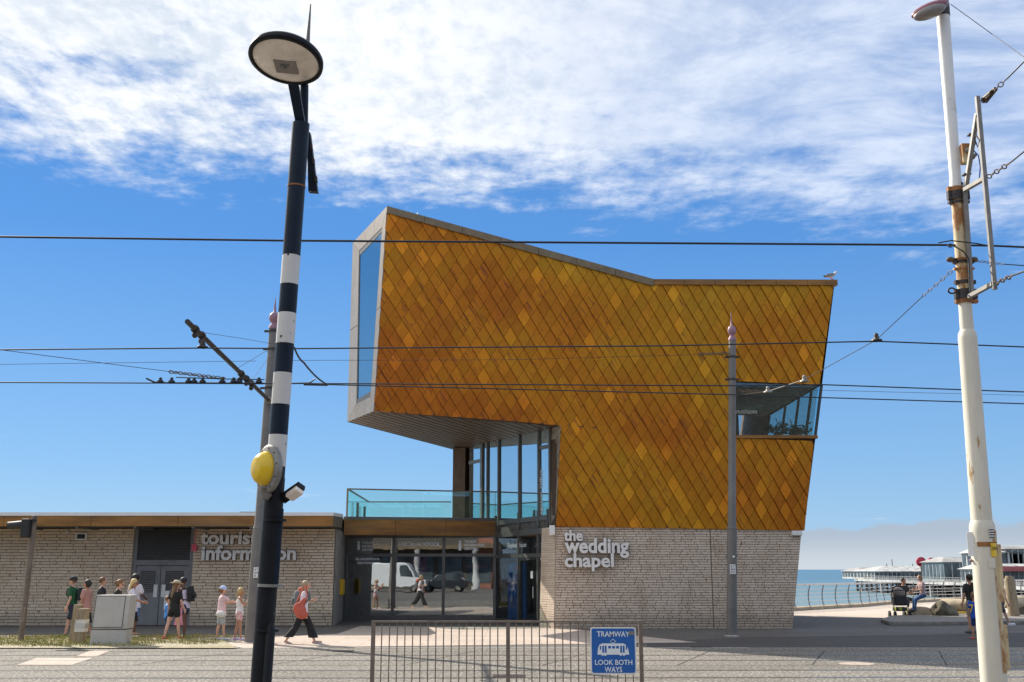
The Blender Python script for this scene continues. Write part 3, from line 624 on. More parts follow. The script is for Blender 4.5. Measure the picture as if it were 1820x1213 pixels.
# interior of shop
b = MB(); b.box((-7.3, 50, 0), (2.5, 50.1, 4)); b.box((-7.3, 44.5, 0), (-7.2, 50, 4)); b.build('interior_wall', 'interior2', ent)
b = MB(); b.poly([(sL.x, sL.y+.1, .02), (sR.x, sR.y, .02), (1.3, 37.6, .02), (3, 50, .02), (-7.2, 50, .02)]); b.poly([(sL.x, sL.y+.1, zc0-.02), (sR.x, sR.y, zc0-.02), (1.3, 37.8, zc0-.02), (3, 50, zc0-.02), (-7.2, 50, zc0-.02)]); b.build('interior_floor', 'interior', ent)
def poster(name, x0, y0, x1, y1, back, mt, label, lines=(), cat='poster'):
    p, q = onS(x0, y1)-sn*back, onS(x1, y0)-sn*back; w = (q-p).dot(sd)
    m_ = MB(); cc = p+sd*w/2+Z3*(q.z-p.z)/2; m_.obox(cc, sd*w/2, sn*.015, Z3*(q.z-p.z)/2); o = m_.build(name, mt); tag(o, label, cat)
    for (tx, fz, wf, mt2) in lines: text_at('print', tx, p+sd*w*(.5-wf/2)+Z3*(q.z-p.z)*fz+sn*.02, sd, Z3, w*wf, mt2, o)
    return o
poster('poster', 731, 992, 758, 1021, .06, 'purple', 'purple poster with pale emblem behind the middle shop pane', (("Queens", .3, .7, 'textwhite'), ('LIVE', .08, .4, 'textwhite')))
poster('banner', 606+12, 996, 690, 1003, .35, 'ink', 'dark strip behind the left shop pane', ())
poster('counter', 702, 1052, 783, 1094, 1.0, 'beige', 'beige display counter inside the middle shop window', (), 'counter')
poster('counter', 795, 1058, 872, 1094, 1.2, 'beige', 'beige display counter inside the right shop window below the pink print', (), 'counter')
poster('display_board', 825, 996, 866, 1016, .08, 'ink', 'grey display board with pink lettering inside the right shop pane', (('BLACKPOOL', .35, .85, 'pinkred'),), 'display board')
# vinyl lettering on the glass
def vinyl(px, py, px2, txt, capx, plane=onS, n_=None, d_=None, par=ent):
    n_ = n_ or sn; d_ = d_ or sd
    p = plane(px, py)+n_*.012; q = plane(px2, py)+n_*.012; h = plane(px, py-capx).z-plane(px, py).z
    return text_at('window_lettering', txt, p, d_, Z3, (q-p).dot(d_), 'textwhite', par, h, 0, .03)
for i, t in enumerate(('TOURIST', 'INFORMATION', 'CENTRE')):
    vinyl(643, 967+i*6.3, (672, 680, 663)[i], t, 4.2); vinyl(825, 965+i*6.3, (847, 861, 846)[i], t, 4.2)
vinyl(709, 971, 729, 'VISIT', 7); vinyl(729.5, 971, 783, 'BLACKPOOL', 7)
vinyl(814, 978, 820, 'i', 17); vinyl(634, 977, 640, 'i', 15)
vinyl(632, 996, 676, 'BLACKPOOL', 4); vinyl(635, 1003, 665, 'FESTIVAL', 4)
# angled glass wall: ground floor
zg1 = onG(930, 943).z; zt2 = onG(930, 950).z
b = MB(); gpx = (881, 923, 958, 976)
for px in gpx: q = onG(px, 1050); vbar(b, q, 0, zc1+.2, .09 if px != 958 else .07, .14, gd, gn)
p, q = onG(881, 1050), onG(977, 1050); Lg = (q-p).xy.length; mg = (p+q)/2
zA = onG(930, 925).z
for z, h in ((zA, .18), (onG(930, 947).z, .22), (onG(930, 988).z, .14), (.05, .1)): b.obox(Vector((mg.x, mg.y, z)), gd*Lg/2, gn*.06, Z3*h/2)
b.build('window_frame', 'darkframe', ent)
def gpane(a, c, z0, z1, mt='glass', name='pane', par=ent):
    p, q = onG(a, 1050), onG(c, 1050); m_ = (p+q)/2; b = MB(); b.obox(Vector((m_.x, m_.y, (z0+z1)/2)), (q-p)*.5*.97, gn*.008, Z3*((z1-z0)/2)); return b.build(name, mt, par)
zq = onG(930, 988).z; zw = onG(930, 947).z
for a, c in zip(gpx[:-1], gpx[1:]):
    gpane(a, c, zq+.07, zw-.11); gpane(a, c, zw+.11, zA-.09, 'interior', 'spandrel')
gpane(881, 923, .1, zq-.07, 'door_glass'); 
# door leaf
p, q = onG(925, 1050), onG(956, 1050); m_ = (p+q)/2; hw = (q-p)*.5
b = MB(); b.obox(Vector((p.x, p.y, zq/2))+gd*-.04, gd*.04, gn*.05, Z3*(zq/2-.08)); b.obox(Vector((q.x, q.y, zq/2)), gd*.04, gn*.05, Z3*(zq/2-.08)); b.obox(Vector((m_.x, m_.y, zq-.12)), hw, gn*.048, Z3*.05); b.obox(Vector((m_.x, m_.y, .15)), hw, gn*.048, Z3*.06)
dr = b.build('door', 'blackframe', ent); gpane(926, 955, .2, zq-.16, 'door_glass', par=dr)
q = onG(951, 1050)+gn*.08; b = MB(); b.tube([Vector((q.x, q.y, .95)), Vector((q.x, q.y, 1.35))], .02); b.build('handle', 'stainless', dr)
q = onG(946, 1022)+gn*.02; b = MB(); b.obox(q, gd*.1, gn*.004, Z3*.13); b.build('door_notice', 'signwhite', dr)
gpane(959, 976, .1, zq-.07)
def gtext(px, py, px2, txt, cap): # along the wall, reading left to right means towards gA
    p = onG(px, py)+gn*.015; q = onG(px2, py)+gn*.015; h = onG(px, py-cap).z-onG(px, py).z
    return text_at('window_lettering', txt, p, -gd, Z3, (q-p).dot(-gd), 'textwhite', ent, h)
gtext(903, 974, 936, 'Festival House', 8)
p = onG(964, 1098)+gn*.015; h = onG(964, 964).z-p.z; text_at('window_lettering', 'Tourist Information Centre', p-gd*.14, Z3, gd, h, 'textwhite', ent, .26)
# blue pull-up banner inside left pane of angled wall
p, q = onG(888, 1098)-gn*.35, onG(920, 1098)-gn*.35; m_ = (p+q)/2; b = MB(); b.obox(Vector((m_.x, m_.y, 1.15)), (q-p)*.5, gn*.015, Z3*1.05); o = b.build('banner', 'posterblue'); tag(o, 'tall blue pull up banner inside the entrance glass left of the door', 'banner')
b = MB(); b.lathe(Vector((m_.x, m_.y, 2.0))+gn*.02, gn, [(.0, .004), (.1, .004), (.1, 0)], 20); b.build('emblem', 'pinkred', o)
b = MB(); b.obox(Vector((m_.x, m_.y, 1.45))+gn*.02, (q-p)*.3, gn*.004, Z3*.05); b.build('stripe', 'textwhite', o)

# balustrade
bal = empty('balcony_balustrade', cL+Z3*zc1, 'teal glass balcony balustrade with slim dark handrail above the entrance fascia', 'balustrade')
bR = cR+Vector((0, .1, 0)); bL = P(617, 900, 41.0); bL.z = 0; bdv = (bR-bL).normalized(); bnn = Vector((bdv.y, -bdv.x, 0))
bz1 = hit(750, 873, bL, bnn).z; bz0 = zc1+.14
bk = Vector((-6.6, 49, 0))
def run(a, c, n_, nm='pane'):
    d_ = (c-a).normalized(); nn = Vector((d_.y, -d_.x, 0))
    for i in range(n_):
        s_, e_ = a.lerp(c, i/n_), a.lerp(c, (i+1)/n_); m_ = (s_+e_)/2; q = MB(); q.obox(Vector((m_.x, m_.y, (bz0+bz1)/2)), (e_-s_)*.5-d_*.01, nn*.008, Z3*(bz1-bz0)/2); q.build(nm, 'glass_teal', bal)
    q = MB(); q.obox(Vector(((a.x+c.x)/2, (a.y+c.y)/2, bz1+.02)), (c-a)*.5, nn*.03, Z3*.025); q.build('handrail', 'coping', bal)
run(bL, bR, 2); run(bL, bk, 3); run(bk, Vector((-2.8, 49, 0)), 2)
for p_ in (bL, bR): q = MB(); q.box((p_.x-.03, p_.y-.03, bz0-.1), (p_.x+.03, p_.y+.03, bz1)); q.build('post', 'coping', bal)
for i in range(1, 3): p_ = bL.lerp(bk, i/3)+Vector((.1, 0, 0)); q = MB(); q.box((p_.x-.05, p_.y-.03, bz0), (p_.x+.05, p_.y+.03, bz0+.65)); q.build('post', 'darkframe', bal)

# ------------------------------------------------------------------ CHAPEL
YC = 36.5
chp = empty('chapel_building', (3, YC, 0), 'tall angular wedding chapel clad in gold diamond shingles cantilevered over the entrance, brick base', 'building')
At, Ab = P(688, 367, YC), P(664, 731, YC); Bt, Bb = P(627, 432, 40.3), P(617, 750, 40.0)
Kt = P(1162, 497, YC); Et = P(1485, 498, YC); N1 = P(997, 757, YC); N0 = P(988, 936, YC); Eb = P(1430, 943, YC)
Cc = Vector((-2.55, 47.2, 0)); Dd = Vector((9.5, 50, 0))
def sofz(x): return Ab.z-(Ab.z-N1.z)/(N1.x-Ab.x)*(x-Ab.x)
roofz = lambda x: Kt.z+(At.z-Kt.z)*max(0, (Kt.x-x)/(Kt.x-At.x))
# dimensions of the corner window
w0t, w1t, w0b, w1b = P(1308, 677.5, YC), P(1457, 684, YC), P(1308, 773, YC), P(1447, 778, YC)
yb = YC+.07
def F2(p): return Vector((p.x, yb, p.z))
b = MB()   # front backing wall around the window
b.prism([F2(At), F2(Kt), F2(P(1162, 757, YC)), F2(N1), F2(Ab)], (0, .12, 0))
b.prism([F2(Kt), F2(Et), F2(w1t), F2(w0t), F2(P(1162, 677.5, YC))], (0, .12, 0))
b.prism([F2(P(1162, 677.5, YC)), F2(w0t), F2(w0b), F2(P(1162, 773, YC))], (0, .12, 0))
b.prism([F2(P(1162, 773, YC)), F2(w0b), F2(w1b), F2(Eb), F2(P(1162, 938, YC))], (0, .12, 0))
b.prism([F2(N1), F2(P(1162, 757, YC)), F2(P(1162, 938, YC)), F2(N0)], (0, .12, 0))
front = b.build('front_wall', 'gap', chp)
# other faces of the head
rt = lambda x, y: Vector((x, y, roofz(x)))
b = MB()
Ct, Cb = Vector((Cc.x, Cc.y, roofz(Cc.x))), Vector((Cc.x, Cc.y, sofz(Cc.x)))
b.poly([Bt, Ct, Cb, Bb]); b.build('rear_left_wall', 'sideclad', chp)
b = MB(); b.poly([Ct, Vector((Kt.x, 48.8, Kt.z)), Vector((Et.x-.3, 50, Kt.z)), Vector((Et.x-2.4, 50, 3.3)), Vector((Cc.x, Cc.y, 3.3))]); b.build('rear_wall', 'sideclad', chp)
b = MB()  # right side: wall below window, lintel above, rear part
side = lambda z, y: Vector((Eb.x+(Et.x-Eb.x)*(z-Eb.z)/(Et.z-Eb.z)-.03*(y-YC)/10, y, z))
zs, zl_ = w1b.z, w1t.z
b.poly([side(Eb.z, yb), side(zs, yb), side(zs, 50), side(Eb.z, 50)]); b.poly([side(zl_, yb), side(Et.z, yb), side(Et.z, 50), side(zl_, 50)]); b.poly([side(zs, 44.4), side(zl_, 44.4), side(zl_, 50), side(zs, 50)])
b.build('side_wall', 'copper', chp)
b = MB(); T = .0
b.poly([At, Bt, Ct, Vector((Kt.x, 48.8, Kt.z)), Vector((Kt.x, YC, Kt.z))]); b.poly([Kt, Vector((Kt.x, 48.8, Kt.z)), Vector((Et.x-.3, 50, Et.z)), Et]); b.build('roof', 'coping', chp)
# copings along the roof edge (in lengths)
def coping(a, c, n_, h=.26, mt='coping', back=.25):
    for i in range(n_):
        s_, e_ = a.lerp(c, i/n_), a.lerp(c, (i+1)/n_); d_ = (e_-s_).normalized()*.006
        q = MB(); q.prism([s_+d_+Vector((0, -.05, 0)), e_-d_+Vector((0, -.05, 0)), e_-d_+Vector((0, -.05, -h)), s_+d_+Vector((0, -.05, -h))], (0, back, 0)); q.build('coping', mt, chp)
coping(At, Kt, 7); coping(Kt, Et+Vector((.06, 0, 0)), 6, .2, 'copper')
# left window face: silver frame strips and big glass
ln = (Bt-At).cross(Ab-At).normalized()
def onL(px, py): return hit(px, py, At, ln)
oc = [At, Bt, Bb, Ab]; ic = [onL(679.5, 404), onL(638, 446), onL(633.5, 718), onL(658.5, 706)]
out = ln if ln.x < 0 else -ln
for i in range(4):
    a, c, d_, e_ = oc[i], oc[(i+1) % 4], ic[(i+1) % 4], ic[i]
    nseg = 3 if i in (0, 2) else 2
    for k in range(nseg):
        t0, t1 = k/nseg+.002, (k+1)/nseg-.002
        q = MB(); q.prism([a.lerp(c, t0), a.lerp(c, t1), e_.lerp(d_, t1), e_.lerp(d_, t0)], -out*.03); q.build('frame_panel', 'silver', chp)
q = MB(); ins = -out*.012
for i in range(4):
    a, c = ic[i]+ins, ic[(i+1) % 4]+ins; cen = sum(ic, Vector())/4+ins
    q.prism([a, c, c.lerp(cen, .07), a.lerp(cen, .05)], -out*.03)
q.build('window_frame', 'blackframe', chp)
q = MB(); q.prism([p_.lerp(sum(ic, Vector())/4, .02)-out*.03 for p_ in ic], -out*.02); q.build('window', 'glass_win', chp)
q = MB(); q.poly([p_-out*1.2 for p_ in oc]); q.build('interior_wall', mat('pale_room', (.42, .55, .55), .8), chp)
# soffit boards: run parallel to the rear left edge
sdv = (Cc-Vector((Bb.x, Bb.y, 0))).normalized()
def clip(poly, a, n):
    outp = []
    for i in range(len(poly)):
        p, q = poly[i], poly[(i+1) % len(poly)]; dp, dq = (p-a).dot(n), (q-a).dot(n)
        if dp >= 0: outp.append(p)
        if dp*dq < 0: outp.append(p.lerp(q, dp/(dp-dq)))
    return outp
plan = [Vector((Ab.x, YC+.02, 0)), Vector((Bb.x, Bb.y, 0)), Cc.copy(), Vector((3.2, 50, 0)), Vector((3.2, YC+.02, 0))]
sofp = MB(); sofp.poly([Vector((p.x, p.y, sofz(p.x)+.05)) for p in plan]); sof = sofp.build('soffit', 'gap', chp)
bd = sdv.copy(); bn_ = Vector((bd.y, -bd.x, 0))
ts = [p.dot(bn_) for p in plan]; t_ = min(ts); wbd = .42
while t_ < max(ts):
    pl = clip(clip(plan, bn_*(t_+.04), bn_), bn_*(t_+wbd-.04), -bn_)
    if len(pl) > 2: q = MB(); q.prism([Vector((p.x, p.y, sofz(p.x)+.012)) for p in pl], (0, 0, .03)); q.build('soffit_board', 'soffit', sof)
    t_ += wbd
# shingles
outline = [P(x, y, YC) for x, y in ((686.5, 377), (1162, 506), (1482, 507), (1457, 684), (1308, 677.5), (1308, 779), (1447, 784), (1430, 943), (988, 936), (997, 757), (925, 750), (664, 731))]
outline = [Vector((p.x, 0, p.z)) for p in outline]
def s_of(px): # column index from pixel x (columns get a little narrower to the right)
    a0, a1 = 24.6, 21.6; k = (a1-a0)/(1450-690); return math.log(1+k*(px-690)/a0)/k
def px_of(s): a0, a1 = 24.6, 21.6; k = (a1-a0)/(1450-690); return 690+a0*(math.exp(k*s)-1)/k
HH = 37.6
def lat(i, j): # half-step lattice: i,j with i+j even are diamond centres
    px = px_of(i/2); py = 360+j*HH/2+(px-690)*.066-((px-690)**2)*.000012
    return P(px, py, YC)
sh = []
for i in range(-6, 75):
    for j in range(-4, 40):
        if (i+j) % 2: continue
        c = lat(i, j); quad = [lat(i, j-1), lat(i+1, j), lat(i, j+1), lat(i-1, j)]
        cc = (quad[0]+quad[1]+quad[2]+quad[3])/4; ev = (quad[1]-quad[0]); ev.y = 0; sl_ = (quad[0]-quad[3]); sl_.y = 0; ul, us = ev.normalized()*.005, sl_.normalized()*.0075
        quad = [Vector((q.x, 0, q.z)) for q in quad]; quad = [quad[0]-us+ul, quad[1]-us-ul, quad[2]+us-ul, quad[3]+us+ul]
        pl = [p.copy() for p in outline]
        for k in range(4):
            a, c2 = quad[k], quad[(k+1) % 4]; e_ = c2-a; n_ = Vector((-e_.z, 0, e_.x))
            if (Vector((cc.x, 0, cc.z))-a).dot(n_) < 0: n_ = -n_
            pl = clip(pl, a, n_)
            if len(pl) < 3: break
        if len(pl) < 3: continue
        ar = abs(sum(pl[k].x*pl[(k+1) % len(pl)].z-pl[(k+1) % len(pl)].x*pl[k].z for k in range(len(pl))))/2
        if ar < .004: continue
        rx, rz = (quad[1]-quad[3]).length/2, (quad[0]-quad[2]).length/2
        tw = random.uniform(-.004, .004); tv = random.uniform(-.003, .003)
        fr = [Vector((p.x, YC+.012+.026*(p.z-cc.z)/rz*.7+.020*(p.x-cc.x)/rx+tw*(p.x-cc.x)/rx+tv, p.z)) for p in pl]
        bk_ = [Vector((p.x, yb-.002, p.z)) for p in pl]
        sh.append((cc, fr, bk_, ar))
sh.sort(key=lambda t: (t[3] < .12, (Vector((t[0].x, YC, t[0].z))-CAM).length))
rest = MB(); off = wloc[chp.name]
for k, (cc, fr, bk_, ar) in enumerate(sh):
    n_ = len(fr); fs = [tuple(range(n_))]+[(i, (i+1) % n_, n_+(i+1) % n_, n_+i) for i in range(n_)]
    if k < 300: q = MB(); q.add(fr+bk_, fs); q.build('shingle', 'shingle', front, fixn=False)
    else: rest.add(fr+bk_, fs)
rest.build('shingle_field', 'shingle', front, kind='stuff', fixn=False)
# window of the chapel: recess, glass, side panes, room
b = MB(); b.box((w0t.x, yb, w0b.z-.12), (w1b.x+.08, yb+.2, w0b.z-.03)); b.box((w0b.x, YC-.04, w0b.z-.13), (w1b.x+.12, YC+.25, w0b.z-.02)); b.build('sill', 'copper', chp)
b = MB(); b.prism([(w0b.x, YC+.14, w0b.z-.02), (w1b.x-.02, YC+.14, w0b.z-.02), (w1t.x-.02, YC+.14, w1t.z), (w0t.x, YC+.14, w0t.z)], (0, .015, 0)); b.build('window', mat_glass('corner_glass', (.74, .79, .78), .07, fres=.2), chp)
zw0 = w0b.z-.02
for i in range(5):
    y0_ = [YC+.12, 37.9, 39.6, 41.6, 44.2][i]; a, c = side(zw0, y0_), side(zl_, y0_)
    b = MB(); b.tube([a, c], .05, 6, False); b.build('mullion', 'blackframe', chp)
    if i < 4: y1_ = [37.9, 39.6, 41.6, 44.2][i]; q = MB(); q.prism([side(zw0, y0_), side(zw0, y1_), side(zl_, y1_), side(zl_, y0_)], (-.012, 0, 0)); q.build('side_pane', 'glass_side', chp)
b = MB(); b.poly([(w0t.x, yb+.1, w0t.z+.01), (w1t.x, yb+.1, w1t.z+.01), (w1t.x-.1, 44.4, w1t.z+.01), (w0t.x, 44.4, w0t.z+.01)]); b.build('ceiling', 'interior2', chp)
b = MB(); b.poly([(w0b.x, yb+.13, zw0-.01), (w1b.x, yb+.13, zw0-.01), (w1b.x-.1, 44.4, zw0-.01), (w0b.x, 44.4, zw0-.01)]); b.box((w0b.x-.05, yb+.14, zw0), (w0b.x, 44.4, w0t.z)); b.box((w0b.x, 44.4, zw0), (w1t.x-1.2, 44.5, w0t.z)); b.build('room', 'interior', chp)
b = MB(); b.box((w0t.x+.6, 40, w0t.z-.3), (w0t.x+1.8, 42.5, w0t.z-.05)); b.build('ceiling_raft', 'pierwhite', chp)
for (px, py, sc_, lb) in ((1384, 770, .8, 'low dark green plant on the sill of the corner window'), (1418, 768, .55, 'taller leafy plant at the right end of the corner window')):
    c0 = P(px, 776, YC+1.2); t = empty('potted_plant', (c0.x, c0.y, zw0), lb, 'plant'); q = MB(); q.lathe((c0.x, c0.y, zw0), (0, 0, 1), [(.12, 0), (.16, .2), (.14, .2), (0, .2)], 12); q.build('pot', 'concrete', t)
    q = MB(); rr = random.Random(px)
    for _ in range(130):
        dv = Vector((rr.gauss(0, .35), rr.gauss(0, .25), abs(rr.gauss(.1, .25))))*sc_; e_ = Vector((rr.uniform(-1, 1), rr.uniform(-1, 1), rr.uniform(-.3, 1))).normalized()*.13; s2 = e_.orthogonal().normalized()*.04; o_ = Vector((c0.x, c0.y, zw0+.2))+dv
        q.add([o_-e_, o_+s2, o_+e_, o_-s2], [(0, 1, 2, 3)])
    q.build('foliage', 'leaf', t, fixn=False)
# lower tower: left return clad strip, base brick
r0b, r0t = N0.copy(), N1.copy(); r1t = Vector((1.37, 37.5, sofz(1.37))); r1b = onG(976.5, 935); r1b = Vector((gA.x+gd.x*.05, gA.y+gd.y*.05, N0.z))
b = MB(); b.poly([r0b, r0t, r1t, r1b]); ret = b.build('return_cladding', 'gap', chp)
rd = (r1b-r0b); rn = Vector((-rd.y, rd.x, 0)).normalized(); rn = rn if rn.x < 0 else -rn
z_ = r0b.z-.3
while z_ < r0t.z:
    def q_(t, z): 
        bz = min(max(z, r0b.z), r0t.z-.04*t*10*0); f_ = (bz-r0b.z)/(r0t.z-r0b.z); a = r0b.lerp(r0t, f_); c = r1b.lerp(r1t, f_); return a.lerp(c, t)+rn*.02
    pp = [q_(0, z_+.75), q_(0, z_+1.42), q_(1, z_+.68), q_(1, z_+.02)]
    if (pp[1]-pp[0]).length > .02 or (pp[2]-pp[3]).length > .02: q = MB(); q.prism(pp, rn*-.015); q.build('shingle', 'sideclad', ret)
    z_ += .7
bw0, bw1 = P(986, 1117, YC), P(1410, 1118, YC)
zb1 = N0.z-.01
x0f = lambda z: bw0.x+(N0.x-bw0.x)*z/zb1; x1f = lambda z: bw1.x+(Eb.x-.06-bw1.x)*z/zb1
b = MB(); b.prism([(x0f(0), YC+.13, 0), (x1f(0), YC+.13, 0), (x1f(zb1), YC+.13, zb1), (x0f(zb1), YC+.13, zb1)], (0, .2, 0))
b.poly([(x1f(0), YC+.1, 0), (x1f(zb1), YC+.1, zb1), (x1f(zb1)-.3, 50, zb1), (x1f(0)-.3, 50, 0)])
bwall = b.build('base_wall', 'mortar', chp)
xj = P(1265, 1000, YC).x
lay_bricks(chp, bwall, x0f, x1f, 0, zb1, YC+.08, .083, (.3, .36, .42, .48, .24), 'brick2', .016, seed=11, holes=[(xj-.012, xj+.012, -1, 9)])
b = MB(); a0, a1 = Vector((x0f(0), YC+.09, 0)), Vector((1.0, 37.7, 0)); 
b.poly([a0, a1, a1+Z3*zb1+Vector((.1, 0, 0)), Vector((x0f(zb1), YC+.09, zb1))]); rw = b.build('return_wall', 'mortar', chp)
rr = random.Random(2)
for r_ in range(43):
    za, zb_ = r_*zb1/43, (r_+1)*zb1/43; q = MB(); fz = za/zb1
    s0 = Vector((x0f(za), YC+.08, 0)); s1 = a1+Vector((.1*fz-.02, -.01, 0)); cut = rr.uniform(.25, .75); n2 = Vector((-.8, -.25, 0)).normalized()*.03
    for u0, u1 in ((.0, cut-.008), (cut+.008, 1.)):
        A_, B_ = s0.lerp(s1, u0), s0.lerp(s1, u1); A_.z = B_.z = za+.005; q.prism([A_+n2, B_+n2, B_+n2+Z3*(zb_-za-.01), A_+n2+Z3*(zb_-za-.01)], -n2)
    q.build('brick_course', 'brick2', rw)
# glass tower wall above balcony
tpx = (835, 858, 868, 888, 924.5, 959, 979)
def gz(px): q = onG(px, 800); return Vector((q.x, q.y, sofz(q.x)))
for px in tpx[1:]:
    q = gz(px); b = MB(); vbar(b, q, zA-.3, q.z, .10 if px != 858 else .22, .16, gd, gn); b.build('mullion', 'darkframe', chp)
for a, c in zip(tpx[:-1], tpx[1:]):
    p, q = gz(a), gz(c); z0 = zA
    if a == 835: z0 = zc1+.1
    b = MB(); b.prism([Vector((p.x, p.y, z0)), Vector((q.x, q.y, z0)), q-Z3*.0, p-Z3*.0], gn*.012); b.build('window', 'glass_sky', chp)
for (a, c, z) in ((959, 979, onG(969, 795).z), (835, 858, onG(846, 821).z)):
    p, q = gz(a), gz(c); m_ = (p+q)/2; b = MB(); b.obox(Vector((m_.x, m_.y, z)), (q-p)*.5, gn*.05, Z3*.07); b.build('transom', 'darkframe', chp)
b = MB(); b.box((-1.0, 47.0, zc1), (6, 47.1, 7.2)); b.poly([(1.2, 38.2, zc1), (5, 47, zc1), (-1.6, 46, zc1)]); b.box((2.6, 37.4, zc1), (2.7, 47, 7)); b.build('interior_wall', 'interior2', chp)
b = MB(); q = P(823, 860, 46.3); b.prism([(q.x-.45, 46.2, zc1), (q.x+.1, 46.0, zc1), (q.x+.5, 46.9, zc1), (q.x-.3, 47.1, zc1)], (0, 0, sofz(q.x)-zc1)); b.build('corner_pier', 'soffit', chp)
p = onG(965, 924)+gn*.03; text_at('window_lettering', 'Registrar Office', p, Z3, gd, onG(965, 835).z-p.z, 'textwhite', chp, .2)
# small lights under cladding
p = P(981, 943, YC+.2); b = MB(); b.box(p+Vector((-.09, -.25, -.16)), p+Vector((.09, .1, .16))); tag(b.build('wall_light', 'signwhite'), 'small white box light at the left top corner of the chapel brick base', 'wall light')
p = P(1416, 948, YC); b = MB(); b.box(p+Vector((-.17, -.1, -.08)), p+Vector((.17, .1, .08))); tag(b.build('wall_light', 'signwhite', bevel=.02), 'flat white box light under the cladding at the right end of the brick base', 'wall light')
t = empty('wall_sign', P(1003, 1010, YC), 'raised metal letters reading the wedding chapel on the grey brick base', 'sign'); yl = YC-.06
for (tx, x0, x1, yb_, yt) in (('the', 1003, 1035, 961, 943), ('wedding', 1005, 1117, 982.5, 957.5), ('chapel', 1003, 1090, 1007.5, 985)):
    p0 = P(x0, yb_, yl); letters(tx, (p0.x, yl, p0.z), P(x1, yb_, yl).x-p0.x, 'letter', t, .045, .03, cap=P(x0, yt, yl).z-p0.z)

# ------------------------------------------------------------------ RAILING along the sea
rl = empty('sea_railing', RAILPT[1], 'curved steel promenade railing with bowed posts along the sea edge', 'railing')
def along(pts, d):
    for a, c in zip(pts[:-1], pts[1:]):
        L = (c-a).length
        if d <= L: return a.lerp(c, d/L), (c-a).normalized()
        d -= L
    return pts[-1], (pts[-1]-pts[-2]).normalized()
tot = sum((c-a).length for a, c in zip(RAILPT[:-1], RAILPT[1:])); nP = int(tot/1.45)
HR = 1.22
for k in range(5):
    zz = .22+k*.19; bow = [.0, .06, .10, .12, .11][k]
    b = MB(); b.tube([along(RAILPT, d)[0]+Vector((-.0, bow, zz)) for d in [i*tot/60 for i in range(61)]], .017, 6); b.build('rail', 'bandwhite', rl)
b = MB(); b.tube([along(RAILPT, i*tot/60)[0]+Vector((0, -.03, HR)) for i in range(61)], .045, 8); b.build('handrail', 'bandwhite', rl)
for i in range(0, nP+1):
    p, d_ = along(RAILPT, i*tot/nP); q = MB()
    arc = [p+Vector((0, .14*sin(pi*min(1, z*1.05))-.03*z, z*HR)) for z in [j/8 for j in range(9)]]
    # bow sideways so it reads from the land side
    arc = [a+d_*(-.16*sin(pi*j/8)) for j, a in enumerate(arc)]
    for a, c in zip(arc[:-1], arc[1:]): q.obox((a+c)/2, d_*.035, Vector((0, .05, 0)), (c-a)*.52)
    q.build('post', 'fenceblk', rl)
b = MB(); b.tube([along(RAILPT, i*tot/60)[0]+Vector((0, .1, .08)) for i in range(61)], .13, 4, False); b.build('kerb', 'palestone', rl)

# ------------------------------------------------------------------ POLES
def lean_pt(px0, py0, px1, py1, Y, z):     # point on the pole axis (through two sight points at depth Y) at height z
    a, c = P(px0, py0, Y), P(px1, py1, Y); return a.lerp(c, (z-a.z)/(c.z-a.z))
def overlay_band(m_, a, c, r, n=20): m_.tube([a, c], r, n)
# black crossing lamp post
YB = 11.5; ax = lambda z: lean_pt(463, 1213, 535, 220, YB, z)
def zb(py): return P(500, py, YB).z
bp = empty('lamp_post', ax(0), 'tall black and white banded lamp post with yellow crossing beacon and round lantern', 'lamp post')
b = MB(); b.tube([ax(0), ax(zb(850))], .105, 24); b.build('shaft', 'black', bp)
b = MB(); b.lathe(ax(0), (0, 0, 1), [(.2, 0), (.2, .03), (.11, .06)], 20); b.build('base', 'black', bp)
bands = [(850, 830, 'black'), (830, 773, 'bandwhite'), (773, 720, 'navy'), (720, 663, 'bandwhite'), (663, 612, 'navy'), (612, 557, 'bandwhite'), (557, 507, 'navy'), (507, 455, 'bandwhite'), (455, 332, 'navy'), (331, 220, 'navy')]
for a, c, mt in bands:
    b = MB(); b.tube([ax(zb(a)+.003), ax(zb(c)-.003)], .102 if mt == 'bandwhite' else .1, 24); b.build('band', mt, bp)
b = MB(); off_ = Vector((.085, -.085, 0)); b.tube([ax(0)+off_, ax(zb(1118))+off_, ax(zb(1108))+off_*.9], [.05, .05, .02], 14); b.build('cable_duct', 'black', bp)
b = MB(); off2 = Vector((.09, -.04, 0)); b.tube([ax(zb(1045))+off2, ax(zb(905))+off2], .035, 12); b.build('cable_duct', 'navy', bp)
for py in (1041, 1120, 925): b = MB(); z = zb(py); b.tube([ax(z-.015)+off2*.3, ax(z+.015)+off2*.3], .128, 20); b.build('strap', 'galv' if py == 1041 else 'black', bp)
b = MB(); z = zb(332); b.tube([ax(z-.012), ax(z+.008)], .104, 20); b.build('collar', 'rust', bp)
# spike above
sa, sb, sc_ = P(540, 225, YB+.15), P(541, 152, YB+.15), P(552, 8, YB+.15)
b = MB(); b.tube([sa, sb], [.05, .05], 14); b.build('mast', 'navy', bp)
b = MB(); b.tube([sb, sc_], [.045, .008], 14); b.build('spike', 'greypole', bp)
# rear arm (tapered box fin) behind the shaft
fa, fb = P(548, 235, YB+.3), P(556, 340, YB+.55); d_ = (fb-fa).normalized(); s_ = Vector((1, .25, 0)).normalized()
b = MB(); b.prism([fa-s_*.02, fa+s_*.02, fb+s_*.055, fb-s_*.055], (0, .09, 0)); fin = b.build('rear_arm', 'navy', bp)
for t in (.25, .5, .8): q = MB(); c0 = fa.lerp(fb, t)+Vector((.05*t+.01, .0, 0)); q.obox(c0, s_*.014, Vector((0, .03, 0)), d_*.035); q.build('bracket', 'steel', fin)
